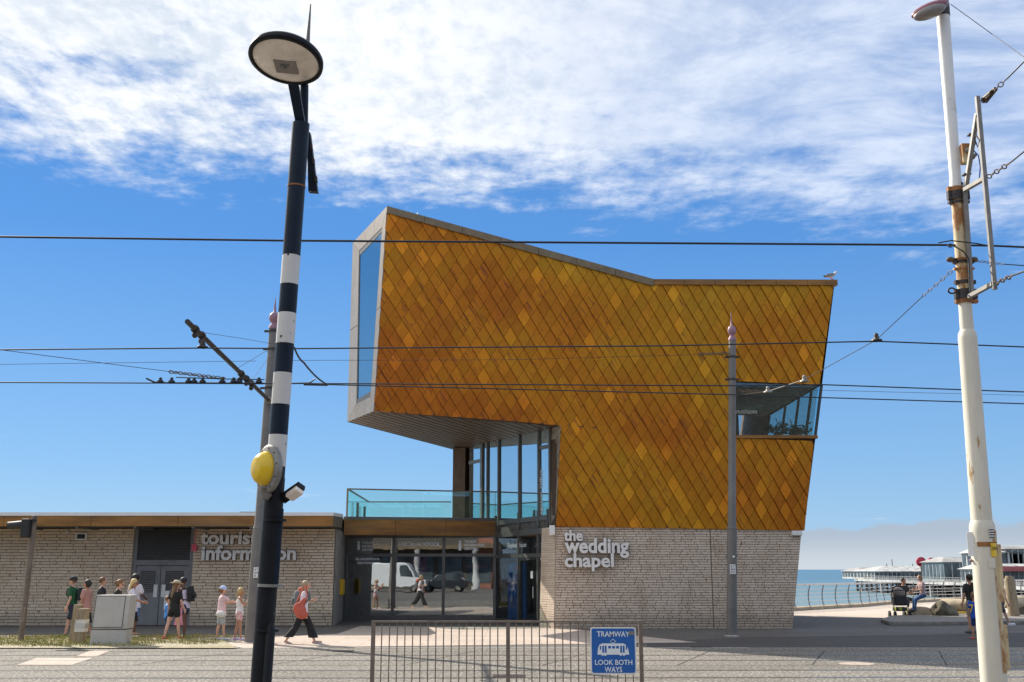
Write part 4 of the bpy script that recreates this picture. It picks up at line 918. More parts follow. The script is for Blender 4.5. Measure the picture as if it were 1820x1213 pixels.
# lantern arm and disc
la, lb = P(534, 222, YB), P(521, 150, YB-.25)
sd_ = Vector((1, 0, 0)); b = MB(); w0, w1 = .055, .06
b.prism([la-sd_*w0, la+sd_*w0, lb+sd_*w1, lb-sd_*w1], (0, .07, 0)); b.build('lamp_arm', 'navy', bp)
lc = P(508.5, 106, YB-.32); ndn = Vector((-.10, -.22, -1)).normalized()   # lens faces down, tipped towards the road
lan = b = MB(); RR = .425
b.lathe(lc-ndn*.0, -ndn, [(RR*.985, -.02), (RR, 0), (RR, .035), (RR*.97, .055), (RR*.9, .085), (RR*.45, .13), (.02, .15)], 48); lo_ = b.build('lantern', 'black', bp)
b = MB(); b.lathe(lc, ndn, [(RR*1.01, .0), (RR*1.01, .028), (RR*.90, .034), (RR*.90, .01)], 48); b.build('rim', 'black', lo_)
b = MB(); b.lathe(lc, ndn, [(RR*.895, .02), (RR*.7, .04), (RR*.35, .055), (.001, .06)], 48); b.build('lens', 'lens', lo_)
u_ = Vector((1, 0, -.1)).normalized(); v_ = ndn.cross(u_).normalized(); u_ = v_.cross(ndn)
b = MB(); b.obox(lc+ndn*.055-v_*.06, u_*.13, v_*.11, ndn*.012); b.build('gear_plate', 'lensin', lo_)
b = MB(); b.ell(lc+ndn*.07-v_*.06-u_*.03, (.045, .045, .02)); b.ell(lc+ndn*.068-v_*.02+u_*.03, (.02, .02, .012)); b.build('bulb', 'greypole', lo_)
# beacon: two yellow drums in a grey ring
bc = P(478, 834, YB-.16); bn = Vector((-.66, -.75, .02)).normalized()
def ell_lathe(c, axis, prof, ry, n=36, mt='yellow', name='x', par=None, shear=0.):
    axis = Vector(axis).normalized(); y = Z3-axis*axis.z; y.normalize(); x = y.cross(axis); m_ = MB()
    vs = [c+axis*h+(x*cos(2*pi*j/n)+y*sin(2*pi*j/n)*ry)*max(r, 1e-4) for r, h in prof for j in range(n)]
    k = len(prof); m_.add(vs, [(i*n+j, i*n+(j+1) % n, (i+1)*n+(j+1) % n, (i+1)*n+j) for i in range(k-1) for j in range(n)], True); return m_.build(name, mt, par)
xx_ = Vector((.75, -.66, 0)).normalized()
bea = empty('crossing_beacon', bc, 'yellow flashing crossing beacon in a grey ring fixed to the banded post', 'beacon')
ell_lathe(bc, bn, [(.10, -.035), (.195, -.035), (.21, -.02), (.21, .02), (.195, .035), (.10, .035)], 1.24, mt='galv', name='ring', par=bea)
ell_lathe(bc-xx_*.02, bn, [(.152, .035), (.150, .06), (.125, .12), (.095, .155), (.085, .162), (0, .165)], 1.24, mt='yellow', name='dome', par=bea)
ell_lathe(bc, -bn, [(.145, .035), (.142, .05), (.11, .09), (.08, .10), (0, .105)], 1.24, mt='yellow', name='dome', par=bea)
yy = Z3-bn*bn.z; yy.normalize(); xx = yy.cross(bn)
for j in range(10): a = 2*pi*j/10+.2; q = MB(); q.lathe(bc+bn*.035+(xx*cos(a)+yy*sin(a)*1.24)*.18, bn, [(.009, 0), (.009, .006), (0, .006)], 8); q.build('bolt', 'ink', bea)
jc = P(472, 874, YB-.16); b = MB(); b.lathe(jc+Vector((0, 0, .06)), (0, 0, -1), [(.055, 0), (.055, .03), (.05, .03), (.05, .12), (.035, .15), (0, .155)], 16); b.build('junction_cup', 'galv', bea)
b = MB(); b.tube([jc+Vector((0, 0, -.02)), jc+Vector((.07, .12, -.05))], .022, 8); b.build('arm', 'galv', bea)
# floodlight on bracket
f0, f1 = P(501, 888, YB), P(536, 864, YB-.15); d_ = (f1-f0).normalized(); nn = Vector((.3, -.8, -.6)); nn = (nn-d_*nn.dot(d_)).normalized(); ss = d_.cross(nn)
fl = empty('floodlight', f0, 'small black tilted floodlight on a short arm right of the beacon', 'floodlight')
b = MB(); b.obox((f0+f1)/2, d_*(f1-f0).length/2, nn*.028, ss*.05); b.build('arm', 'black', fl)
b = MB(); b.obox(f0.lerp(f1, .68)+nn*.05, d_*.085, nn*.03, ss*.055); b.build('lens', 'lens', fl, bevel=.012)

# cream tramway pole (right)
YR = 12.5; az = lambda z: lean_pt(1766, 1205, 1675, 15, YR, z)
zr = lambda py: P(1720, py, YR).z
def rr_(pxw, py): return wpx(pxw/2, P(1720, py, YR))
cp = empty('tram_pole', az(0), 'tall stepped cream painted steel tramway pole with rust stains at the right', 'pole')
zz = [(1300, 47), (1205, 45), (960, 41), (946, 41)]
def seg(name, lst, mt='cream', n=28):
    m_ = MB(); m_.tube([az(zr(py)) if py < 1290 else az(0) for py, w in lst], [rr_(w, py) for py, w in lst], n); return m_.build(name, mt, cp)
seg('lower_shaft', [(1300, 47), (1205, 45), (966, 42)])
seg('sleeve', [(966, 43.5), (946, 43.5), (935, 43), (926, 37)])
seg('middle_shaft', [(926, 36), (614, 32), (603, 32.5), (594, 31), (587, 24)])
seg('upper_shaft', [(587, 23.5), (540, 22.5)])
seg('rusted_shaft', [(540, 22.4), (350, 20)], 'rustcream')
seg('top_shaft', [(352, 22), (330, 23), (318, 19.5), (30, 22.5)], 'white')
seg('cap', [(30, 24), (8, 24), (-10, 18)], 'steel')
# rust run on the right-hand face
def strip(pa, pb, wf, mt, name, ang0=-.2, ang1=.9, lift=.004, par=None, thick=0):
    m_ = MB(); N = 8; vs = []
    for py in (pa, pb):
        c = az(zr(py)); r = rr_(wf if not callable(wf) else wf(py), py)+lift
        vs += [c+Vector((sin(ang0+(ang1-ang0)*k/N), -cos(ang0+(ang1-ang0)*k/N), 0))*r for k in range(N+1)]
    m_.add(vs, [(k, k+1, N+2+k, N+1+k) for k in range(N)], True); return m_.build(name, mt, par or cp, fixn=False)
strip(520, 362, lambda py: 20+(py-317)*.017, 'rustpaint', 'rust_stain', .35, 1.5)
strip(1195, 968, lambda py: 42+(py-966)*.013, 'rustcream', 'rust_stain', .35, 1.5)
strip(964, 944, 43.5, 'rustpaint', 'rust_stain', .4, 1.35, .005)
strip(972, 964, 43.6, 'rust', 'rust_stain', -.9, 1.4, .003)
strip(990, 966, 43, 'yellow', 'number_plate', .12, .75, .009); strip(1010, 992, 42.5, 'cream', 'blank_sticker', -.15, .45, .007)
c = az(zr(978)); r = rr_(43.5, 978)+.011; dx_ = Vector((cos(.43), sin(.43), 0)); text_at('number', '244', c+Vector((sin(.43), -cos(.43), 0))*r-dx_*.047+Z3*(-.005), dx_, Z3, .094, 'ink', cp, .045)
strip(958, 940, 43.5, 'signwhite', 'sticker', .05, .55, .007)
for k in range(4): strip(957-k*4.4, 955-k*4.4, 43.5, 'ink', 'sticker_bar', .07, .53, .009)
# access doors (raised panels)
for pa, pb, a0_, a1_ in ((1070, 968, 1.0, 1.55), (1190, 1110, 1.05, 1.6)):
    m_ = MB(); c0, c1 = az(zr(pa)), az(zr(pb)); r0, r1 = rr_(44, pa), rr_(43, pb); an = (a0_+a1_)/2
    o_ = Vector((sin(an), -cos(an), 0)); tt = Vector((cos(an), sin(an), 0)); m_.obox((c0+c1)/2+o_*(r0+.01), o_*.028, tt*.055, (c1-c0)/2); m_.build('access_door', 'rustcream', cp, bevel=.014)
# white notice on left side
c = az(zr(975)); m_ = MB(); m_.obox(c+Vector((-.155, -.02, .05)), Vector((.03, -.022, 0)), Vector((.004, .006, 0)), Z3*.14); nt = m_.build('notice', 'signwhite', bevel=.004); tag(nt, 'narrow white notice strapped to the left side of the cream pole', 'notice')
for k, (dz, w_) in enumerate(((.12, .5), (.07, .8), (.04, .8), (-.02, .35), (-.07, .8))): q = MB(); q.obox(c+Vector((-.155, -.0275, .05+dz)), Vector((.03, -.022, 0))*w_*.8, Vector((.0005, .0008, 0)), Z3*.006); q.build('print', 'ink', nt)
b = MB(); b.ell(c+Vector((-.16, 0, -.14)), (.02,)*3); b.build('bracket', 'mauve', nt)
# clamps and bolts
def clamp(py, h, w, mt, par=cp, name='clamp'):
    m_ = MB(); z = zr(py); r = rr_(w, py); c = az(z); m_.tube([az(z-h/2), az(z+h/2)], r, 24)
    m_.obox(az(z)+Vector((r+.02, -.02, 0)), (.03, 0, 0), (0, .03, 0), (0, 0, h/2)); m_.obox(az(z)+Vector((-r-.012, -.02, 0)), (.02, 0, 0), (0, .03, 0), (0, 0, h/2)); return m_.build(name, mt, par)
for py, h, w, mt in ((338, .06, 25, 'rust'), (349, .11, 26.5, 'steel'), (361, .03, 25, 'steel'), (466, .05, 25, 'steel'), (463, .03, 27, 'rust'), (479, .02, 24, 'rustpaint'), (503, .045, 24.5, 'steel'), (524, .12, 27, 'steel'), (537, .04, 27.5, 'rust')): clamp(py, h, w, mt)
for py in (330, 398, 428, 468, 482, 501, 512): z = zr(py); r = rr_(22, py); b = MB(); b.ell(az(z)+Vector((r*.6, -r*.8, 0)), (.018, .018, .024)); b.build('bolt', 'bandwhite' if py > 400 else 'steel', cp)
for py in (463,): b = MB(); z = zr(py); b.ell(az(z)+Vector((-.15, -.03, 0)), (.055, .04, .035)); b.ell(az(z)+Vector((.14, -.03, -.0)), (.05, .04, .035)); b.build('insulator', 'chain', cp)
b = MB(); c = az(zr(519))+Vector((-.17, -.05, 0)); b.tube([c+Vector((.045*cos(t*pi/6), 0, .035*sin(t*pi/6))) for t in range(13)], .011, 8); b.build('eye_bolt', 'steel', cp)
# junction box
c = az(zr(281))+Vector((.11, -.12, 0)); b = MB(); b.box(c+Vector((-.07, -.05, -.13)), c+Vector((.05, .05, .13))); jb = b.build('junction_box', 'rustcream', cp, bevel=.01)
for dz, dx in ((.1, .06), (.03, .0), (-.06, .05)): q = MB(); q.lathe(c+Vector((dx-.01, -.05, dz)), (.3, -1, .1), [(.035, 0), (.035, .02), (.024, .03), (.024, .06), (0, .06)], 14); q.build('gland', 'galv', jb)
q = MB(); q.tube([c+Vector((.03, -.1, .03)), c+Vector((.1, -.1, -.06)), c+Vector((.12, -.08, -.2)), c+Vector((.10, -.06, -.35))], .008, 6); q.tube([c+Vector((.02, 0, -.13)), c+Vector((.03, 0, -.2)), c+Vector((-.02, 0, -.26))], .012, 6); q.build('cable', 'signblue', jb)
# steel trapezoid frame
def bar(m_, a, c, r): 
    a, c = Vector(a), Vector(c); t = (c-a).normalized(); x = Vector((1, 0, 0)); x = (x-t*x.dot(t)).normalized(); y = t.cross(x); m_.obox((a+c)/2, x*r, y*r, (c-a)/2)
fr = empty('catenary_bracket', az(zr(440)), 'galvanised angular steel bracket frame bolted to the cream pole', 'bracket')
T1, T2 = P(1737, 172, YR-.5), P(1768, 515, YR-.5); M1 = P(1715, 345, YR-.1); M2 = P(1727, 525, YR-.1)
for a, c in ((T1, T2), (T1+Vector((0, .05, -.2)), M1+Vector((0, 0, -.0))), (M1, M2), (P(1714, 338, YR-.15), P(1752, 316, YR-.45)), (P(1722, 528, YR-.15), P(1764, 505, YR-.48))): b = MB(); bar(b, a, c, .024); b.build('strut', 'galv', fr)
for a in (P(1727, 240, YR-.25), P(1718, 311, YR-.15)): b = MB(); b.obox(a, (.045, 0, 0), (0, .04, 0), (0, 0, .008)); b.build('cable_tie', 'wire', fr)
b = MB(); b.tube([P(1735, 205, YR-.55), P(1731, 245, YR-.55), P(1738, 262, YR-.55), P(1741, 250, YR-.55), P(1733, 238, YR-.5)], .008, 6); b.build('cable', 'wire', fr)
# red-backed lamp head at the top of the pole
hc = P(1653, 20, YR-.2); t = empty('street_lamp', hc, 'maroon backed street lamp head at the top of the cream pole', 'street lamp')
rot = Matrix.Rotation(R(-22), 3, 'Y')@Matrix.Rotation(R(8), 3, 'X')
b = MB(); b.ell(hc+Vector((.01, .02, .035)), (.26, .14, .085), rot, 24, 12); b.build('canopy', mat('maroon', (.22, .04, .06), .4, 0, .1, coat=.4), t)
b = MB(); b.ell(hc+Vector((-.01, -.01, -.015)), (.225, .125, .09), rot, 24, 12); b.build('lens', 'lensin', t)
b = MB(); b.tube([hc+Vector((.1, .02, .06)), az(zr(2))], .035, 10); b.build('arm', 'steel', t)

# grey finial poles
def finial_pole(px0, py0, px1, py1, w, label, Y, ptop, sgn):
    a = G(px0, py0); ztop = P(px1, ptop, Y).z; top = P(px1, ptop, Y); r0 = wpx(w/2, a)
    axp = lambda f: Vector((a.x, Y, 0)).lerp(Vector((top.x, Y, top.z)), f)
    t = empty('tram_pole', (a.x, Y, 0), label, 'pole', 'grey tramway poles with pink ball finials')
    H = top.z; f1 = .35
    b = MB(); b.tube([axp(0), axp(f1)], [r0, r0*.96], 20); b.build('lower_shaft', 'greypole', t)
    b = MB(); b.tube([axp(f1), axp(f1+.012), axp(1)], [r0*1.0, r0*.8, r0*.72], 20); b.build('shaft', 'greypole', t)
    b = MB(); b.lathe(axp(0), (0, 0, 1), [(r0*1.35, 0), (r0*1.35, .02), (r0*1.02, .035)], 20); b.build('base', 'concrete', t)
    r = r0*.72; b = MB(); b.lathe(top, (0, 0, 1), [(r*1.1, -.02), (r*1.1, .06), (r*.7, .12), (r*.65, .16), (r*.95, .20), (r*1.12, .25), (r*1.18, .31), (r*1.12, .37), (r*.9, .43), (r*.45, .47), (r*.30, .49), (r*.2, .66), (r*.05, .92), (0, .93)], 20); b.build('finial', 'mauve', t)
    for f in sgn: b = MB(); p = axp(f); b.tube([p-Z3*.03, p+Z3*.03], r*1.15, 20); b.obox(p, (r*2.0, 0, 0), (0, .03, 0), (0, 0, .03)); b.build('clamp', 'steel', t)
    return t, axp
tA, axA = finial_pole(455, 1141, 487, 600, 24, 'left grey tram pole holding the slanting wire bracket behind the black post', 29.6, 584, (.93, .99, .80))
tB, axB = finial_pole(1300, 1131, 1301.5, 600, 18.5, 'right grey tram pole standing in front of the gold chapel wall', 32.6, 605, (.86, .94))
for (px, py, YY, lines, lb) in ((456, 1018, 29.35, ('KT', '04', '6 3'), 'small white KT 04 plate on the left grey pole'), (1302.5, 1012, 32.3, ('KT', '04', 'SIT'), 'small white KT 04 plate on the right grey pole')):
    p = P(px, py, YY); b = MB(); b.box(p+Vector((-.085, 0, -.14)), p+Vector((.085, .01, .14))); o = b.build('pole_plate', 'signwhite'); tag(o, lb, 'sign')
    for i, t in enumerate(lines): text_at('print', t, p+Vector((-.06, -.004, .05-i*.08)), (1, 0, 0), (0, 0, 1), .12, 'ink', o, .055)
p = P(1304, 990, 32.3); b = MB(); b.lathe(p, (0, -1, 0), [(.035, 0), (.035, .01), (0, .01)], 14); tag(b.build('sticker', 'signwhite'), 'small round white sticker above the plate on the right grey pole', 'sticker')
# slanting cantilever arm
arm_a, arm_b = P(478, 712, 29.4), P(333, 572, 20.5)
t = empty('cantilever_pipe', arm_a, 'long dark pipe arm reaching out over the tracks to carry the trolley wires', 'bracket')
b = MB(); b.tube([arm_a, arm_b], .055, 12); b.build('arm', 'steel', t); b = MB(); b.lathe(arm_a, (arm_b-arm_a), [(.1, -.05), (.1, .08), (.06, .1)], 14); b.build('socket', 'galv', t)
for f, dz in ((.93, .0), (.87, 0), (.42, 0), (.35, 0), (.28, 0)):
    p = arm_a.lerp(arm_b, f); b = MB(); b.tube([p-(arm_b-arm_a).normalized()*.05, p+(arm_b-arm_a).normalized()*.05], .085, 10); b.ell(p-Z3*.12, (.06, .06, .07)); b.build('clamp', 'steel', t)

# ------------------------------------------------------------------ WIRES
def wire(pts, r, label, mt='wire', sag=0., name='overhead_wire', n=16, group=None):
    out_ = []
    for a, c in zip(pts[:-1], pts[1:]):
        for k in range(n): f = k/n; q = a.lerp(c, f); q = q-Z3*sag*4*f*(1-f); out_.append(q)
    out_.append(pts[-1]); m_ = MB(); m_.tube(out_, r, 6, True); o = m_.build(name, mt, fixn=False); return tag(o, label, 'cable', group)
def chainlinks(a, c, label, r=.03, n=8):
    d_ = (c-a); m_ = MB(); L = d_.length/n; t = d_.normalized()
    for i in range(n):
        p = a+t*L*(i+.5); x = t.orthogonal().normalized() if i % 2 else t.cross(t.orthogonal()).normalized()
        m_.tube([p+t*L*.5*cos(k*pi/4)+x*r*sin(k*pi/4) for k in range(9)], r*.28, 5)
    o = m_.build('turnbuckle_chain', 'chain', fixn=False); return tag(o, label, 'fitting')
def Q(l): return [P(*k) for k in l]
zW = 6.35
wire(Q([(-240, 418, 12.9), (500, 428, 12.6), (1692, 436, 12.5)]), .0135, 'thick twisted black cable crossing the whole view in front of the chapel top')

wire(Q([(1692, 436, 12.5), (1760, 437, 12.4), (2100, 452, 12.0)]), .0125, 'thick black cable leaving the cream pole to the right')
wire(Q([(-300, 624, 20.9), (0, 622, 20.9), (360, 619, 20.9), (530, 620, 20.9), (1180, 615, 20.9), (1558, 607, 20.9), (1820, 617, 20.9), (2200, 628, 20.9)]), .014, 'near contact wire passing just above the slanting pipe clamp')
wire(Q([(-300, 678, 24.9), (0, 680, 24.9), (430, 682, 24.9), (540, 682, 24.9), (1310, 686, 24.9), (1460, 684, 24.9), (1820, 697, 24.9), (2200, 712, 24.9)]), .015, 'far contact wire level with the section insulator')
wire(Q([(540, 683, 24.8), (1310, 702, 24.8), (1460, 707, 24.8), (1820, 718, 24.8), (2200, 730, 24.8)]), .014, 'lowest contact wire running right below the corner window')
wire(Q([(-300, 655, 27), (0, 648, 27), (455, 642, 29.3)]), .006, 'thin span wire from the left edge to the left grey pole')
wire(Q([(492, 641, 29.3), (900, 640, 31), (1298, 629, 32.4)]), .006, 'thin span wire strung between the two grey poles')
wire(Q([(-300, 596, 20.9), (0, 622, 21.5), (310, 662, 24.9), (400, 674, 24.9)]), .007, 'thin wire sloping down from the left edge to the section insulator')
wire(Q([(352, 590, 21.5), (430, 602, 26), (487, 612, 29.4)]), .006, 'thin stay from the pipe arm to the left grey pole top')
wire(Q([(422, 655, 27.2), (485, 617, 29.5)]), .006, 'short upper stay beside the left grey pole'); wire(Q([(448, 676, 28), (487, 622, 29.5)]), .006, 'short steep stay beside the left grey pole')
wire(Q([(523, 618, 20.9), (540, 645, 22), (580, 683, 24.8)]), .02, 'thick curved jumper cable right of the banded post', sag=.05)
wire(Q([(1308, 703, 32.3), (1365, 696, 30)]), .012, 'short pale wire leaving the right grey pole', 'galv')
wire(Q([(1365, 696, 30), (1430, 675, 24.9)]), .012, 'pale span wire in front of the corner window', 'galv')
wire(Q([(1430, 675, 24.9), (1558, 604, 20.9), (1640, 527, 15.5)]), .008, 'thin span wire rising from the chapel corner towards the cream pole')
chainlinks(*Q([(1640, 527, 15.5), (1692, 482, 12.6)]), 'chain links joining the span wire to the cream pole', .02, 9)
chainlinks(*Q([(1242, 630, 32), (1296, 628, 32.5)]), 'turnbuckle left of the right grey pole', .05, 6)
chainlinks(*Q([(1312, 695, 32.3), (1360, 697, 31)]), 'turnbuckle right of the right grey pole', .05, 6)
wire(Q([(1360, 697, 31), (1460, 694, 32), (1820, 703, 34), (2100, 712, 36)]), .006, 'thin span wire right of the corner window')
for (px, py, Y, lb) in ((360, 617, 20.9, 'trolley wire hanger below the pipe arm end'), (1558, 605, 20.9, 'trolley wire hanger to the right of the chapel'), (1430, 678, 24.9, 'white insulator hanger at the corner window'), (1365, 697, 27, 'white insulator in front of the dark window')):
    p = P(px, py, Y); m_ = MB(); m_.lathe(p-Z3*.02, (0, 0, 1), [(.11, 0), (.11, .03), (.05, .05), (.06, .08), (.04, .11), (.05, .13), (.02, .17), (0, .17)], 12); tag(m_.build('wire_hanger', 'steel' if 'trolley' in lb else 'galv'), lb, 'fitting')
# section insulator assembly on far wire
m_ = MB()
for px in (285, 305, 335, 345, 360, 395, 415, 425, 460): p = P(px, 678, 24.9); m_.lathe(p, (0, 0, 1), [(.08, -.04), (.08, .0), (.03, .05), (.045, .08), (0, .1)], 10)
m_.tube(Q([(260, 673, 24.9), (275, 680, 24.9), (300, 681, 24.9), (470, 682, 24.9)]), .022, 6); m_.tube(Q([(313, 671, 24.9), (400, 674, 24.9), (470, 675, 24.9)]), .013, 6)
m_.tube(Q([(520, 682, 24.9), (550, 681, 24.9), (560, 674, 24.9)]), .018, 6); m_.tube(Q([(540, 683, 24.9), (582, 684, 24.9)]), .035, 6)
tag(m_.build('section_insulator', 'wire', fixn=False), 'dark section insulator assembly on the far wire left of the post', 'fitting')
for a, c, lb in ((((300, 661, 24.9)), (400, 673, 24.9), 'chain of links above the section insulator'),): chainlinks(P(*a), P(*c), lb, .045, 12)
# right-edge feeders
wire(Q([(1690, 8, 12.5), (1820, 102, 11.0), (1900, 160, 10)]), .0045, 'hair thin wire from the cream pole top towards the right edge')
for a, m2, c, lb in (((1745, 182), (1790, 140), (1900, 30), 'top'), ((1755, 316), (1795, 290), (1900, 205), 'middle'), ((1768, 505), (1800, 490), (1900, 455), 'lower')):
    chainlinks(P(*a, 12), P(*m2, 11.6), lb+' shackle and link chain on the bracket frame', .028, 6); wire([P(*m2, 11.6), P(*c, 10.4)], .010, lb+' feeder cable leaving the bracket frame at the right edge')
b = MB(); b.tube(Q([(1750, 178, 12), (1770, 158, 11.8)]), [.05, .028], 10); tag(b.build('strain_insulator', 'steel'), 'dark bell shaped strain insulator at the frame top', 'fitting')
chainlinks(*Q([(1732, 464, 12.4), (1785, 470, 12)]), 'thin turnbuckle right of the rusty clamp', .015, 6); wire(Q([(1785, 470, 12), (1900, 478, 11.5)]), .006, 'thin wire right of the turnbuckle at the cream pole')
wire(Q([(1668, 432, 12.4), (1690, 428, 12.3), (1735, 433, 12.2), (1760, 438, 12.2)]), .008, 'looping jumper cable over the cream pole joint'); wire(Q([(1694, 437, 12.3), (1712, 447, 12.2), (1722, 460, 12.2), (1724, 520, 12.2)]), .009, 'black cable running down the cream pole face')
b = MB(); p = P(1689, 437, 12.4); b.tube([p+Vector((.025*cos(k*pi/5), 0, .02*sin(k*pi/5))) for k in range(11)], .008, 6); tag(b.build('ring_bolt', 'wire'), 'small black ring where the thick cable meets the cream pole', 'fitting')

# ------------------------------------------------------------------ STREET FURNITURE
# pedestrian guard railing with sign
YFn = 17.5; fe = empty('guard_railing', (P(903, 1107, YFn).x, YFn, 0), 'brown metal pedestrian guard railing in the foreground with thin upright bars', 'railing')
zf = P(903, 1107, YFn).z; xs_ = [P(px, 1107, YFn).x for px in (664, 903, 1138)]
for x in xs_: b = MB(); b.box((x-.032, YFn-.03, 0), (x+.032, YFn+.03, zf)); b.build('post', 'fence', fe, bevel=.004)
b = MB(); b.box((xs_[0]-.032, YFn-.028, zf+.001), (xs_[2]+.034, YFn+.028, zf+.03)); b.build('top_rail', 'fence', fe, bevel=.004)
b = MB(); b.box((xs_[0]+.033, YFn-.02, .1), (xs_[1]-.033, YFn+.02, .14)); b.box((xs_[1]+.033, YFn-.02, .1), (xs_[2]-.033, YFn+.02, .14)); b.build('bottom_rail', 'fence', fe)
bp_ = [679+13.72*i for i in range(16)]+[917.5+13.72*i for i in range(16)]
for px in bp_: x = P(px, 1107, YFn).x; b = MB(); b.tube([(x, YFn, .14), (x, YFn, zf)], .0095, 8, True, False); b.build('bar', 'fence', fe)
# blue sign
s0, s1 = P(1050, 1199, YFn-.06), P(1130, 1115, YFn-.06); cx_, cz_ = (s0.x+s1.x)/2, (s0.z+s1.z)/2; hw, hh = (s1.x-s0.x)/2, (s1.z-s0.z)/2
def rrect(cx, cz, hw, hh, r, y): return [(cx+sx*(hw-r)+r*cos(a), y, cz+sz*(hh-r)+r*sin(a)) for sx, sz, a0 in ((1, 1, 0), (-1, 1, pi/2), (-1, -1, pi), (1, -1, 3*pi/2)) for a in [a0+k*pi/12 for k in range(7)]]
ys = YFn-.06
b = MB(); b.prism(rrect(cx_, cz_, hw, hh, .045, ys), (0, .01, 0)); sg = b.build('tramway_sign', 'signwhite'); tag(sg, 'blue square sign reading tramway look both ways with white tram symbol on the railing', 'sign')
b = MB(); b.prism(rrect(cx_, cz_, hw-.022, hh-.022, .032, ys-.002), (0, .0015, 0)); b.build('face', 'signblue', sg)
def sgp(px, py): p = P(px, py, ys-.004); return Vector((p.x, ys-.004, p.z))
def stext(t, x0, x1, yb, yt): p = sgp(x0, yb); text_at('lettering', t, p, (1, 0, 0), (0, 0, 1), sgp(x1, yb).x-p.x, 'textwhite', sg, sgp(x0, yt).z-p.z, 0, .012)
stext('TRAMWAY', 1061, 1119, 1132, 1122.5); stext('LOOK BOTH', 1057, 1124, 1182, 1173); stext('WAYS', 1075, 1106, 1195, 1185.5)
b = MB(); b.prism([sgp(*k) for k in ((1062, 1164), (1063, 1152), (1066, 1145.5), (1111, 1145.5), (1116, 1152), (1118.5, 1164))], (0, -.0015, 0))
b.prism([sgp(*k) for k in ((1069, 1145.5), (1069, 1144), (1109, 1144), (1109, 1145.5))], (0, -.0014, 0))
for x in (1071, 1076, 1103, 1109): b.prism([sgp(x+2*cos(k*pi/5), 1164.5+1.6*sin(k*pi/5)) for k in range(10)], (0, -.001, 0))
b.build('tram_symbol', 'textwhite', sg)
b = MB(); ps = [(1089, 1144), (1084.5, 1140.5), (1089.5, 1136.5), (1094.5, 1140.5), (1089.5, 1144)]; b.tube([sgp(*k) for k in ps], .006, 4); b.build('pantograph', 'textwhite', sg)
for x0, x1, y0, y1 in ((1066, 1068.3, 1148.5, 1155), (1070.5, 1073.5, 1148, 1160.5), (1075, 1078, 1148, 1160.5), (1081, 1086, 1148.5, 1153), (1088, 1093, 1148.5, 1153), (1095, 1100, 1148.5, 1153), (1102.5, 1105.5, 1148, 1160.5), (1107, 1110, 1148, 1160.5), (1112.3, 1114.6, 1148.5, 1155)):
    b = MB(); p, q = sgp(x0, y1), sgp(x1, y0); b.box((p.x, ys-.0068, p.z), (q.x, ys-.0058, q.z)); b.build('symbol_window', 'signblue', sg)
b = MB(); p, q = sgp(1117, 1129), sgp(1127, 1122); b.box((p.x, ys-.008, p.z), (q.x, ys-.0062, q.z)); b.build('sticker', 'galv', sg)
# signal post left
YS = 29.9; a = G(37, 1141); YS = a.y; tp = P(62, 918, YS)
t = empty('signal_post', a, 'leaning grey brown post with a black side facing signal head at the far left', 'traffic signal')
b = MB(); b.tube([a, tp], [.075, .07], 16); b.lathe(tp, (0, 0, 1), [(.075, -.01), (.075, .01), (0, .03)], 14); b.build('post', mat('post_brown', (.17, .13, .10), .6, .1, .2, 4), t)
p = P(42, 1091, YS); b = MB(); b.obox(P(43.5, 1092, YS-.05), (.03, 0, 0), (0, .05, 0), (.02, 0, .22)); b.build('access_door', 'fence', t)
p = P(49, 940, YS-.1); b = MB(); b.box(p+Vector((-.14, -.14, -.24)), p+Vector((.09, .12, .27))); hd = b.build('signal_head', 'ink', t, bevel=.03)
b = MB(); h0 = p+Vector((-.14, 0, .1)); b.lathe(h0, (-1, 0, -.0), [(.13, 0), (.125, .05), (.09, .42), (.085, .42), (.1, .05), (0, .02)], 18); b.build('hood', 'ink', hd)
b = MB(); b.box(p+Vector((-.02, -.02, .2)), p+Vector((.2, .06, .26))); b.build('bracket', 'ink', hd)
# green utility cabinet (pale)
c0, c1 = G(160, 1147), G(222, 1149.5); YK = 28.65
xk0, xk1 = P(161, 1140, YK).x, P(223, 1140, YK).x; zk = P(190, 1058, YK).z; zm = P(190, 1119, YK).z
t = empty('utility_cabinet', ((xk0+xk1)/2, YK, 0), 'pale grey weathered utility cabinet standing on the grass verge', 'cabinet')
b = MB(); b.box((xk0-.02, YK-.0, 0), (xk1+.0, YK+.45, zm)); b.build('plinth', 'cabinet', t, bevel=.01)
b = MB(); b.prism([(xk0, YK-.015, zm+.004), (xk1, YK-.015, zm+.004), (xk1+.10, YK-.015, zk-.04), (xk1+.10, YK-.015, zk), (xk0+.05, YK-.015, zk), (xk0+.03, YK-.015, zk-.04)][:0] or [(xk0, YK-.02, zm+.012), (xk1+.02, YK-.02, zm+.012), (xk1+.06, YK-.02, zk), (xk0+.06, YK-.02, zk)], (0, .5, 0)); cb = b.build('housing', 'cabinet', t, bevel=.015)
b = MB(); b.prism([(xk0+.03, YK-.034, zm+.06), (xk1-.12, YK-.034, zm+.06), (xk1-.08, YK-.034, zk-.035), (xk0+.08, YK-.034, zk-.035)], (0, .012, 0)); b.build('door', 'cabinet', t, bevel=.006)
b = MB(); b.prism([(xk0+.015, YK-.024, zm+.045), (xk1-.105, YK-.024, zm+.045), (xk1-.065, YK-.024, zk-.02), (xk0+.065, YK-.024, zk-.02)], (0, .003, 0)); b.build('door_seal', 'railgroove', cb)
b = MB(); b.box((xk0-.01, YK-.012, zm-.005), (xk1+.01, YK+.44, zm+.012)); b.build('joint', 'railgroove', cb)
b = MB(); b.box((xk0-.1, YK-.12, .0), (xk1+.1, YK+.55, .036)); b.build('base_slab', 'concrete', t)
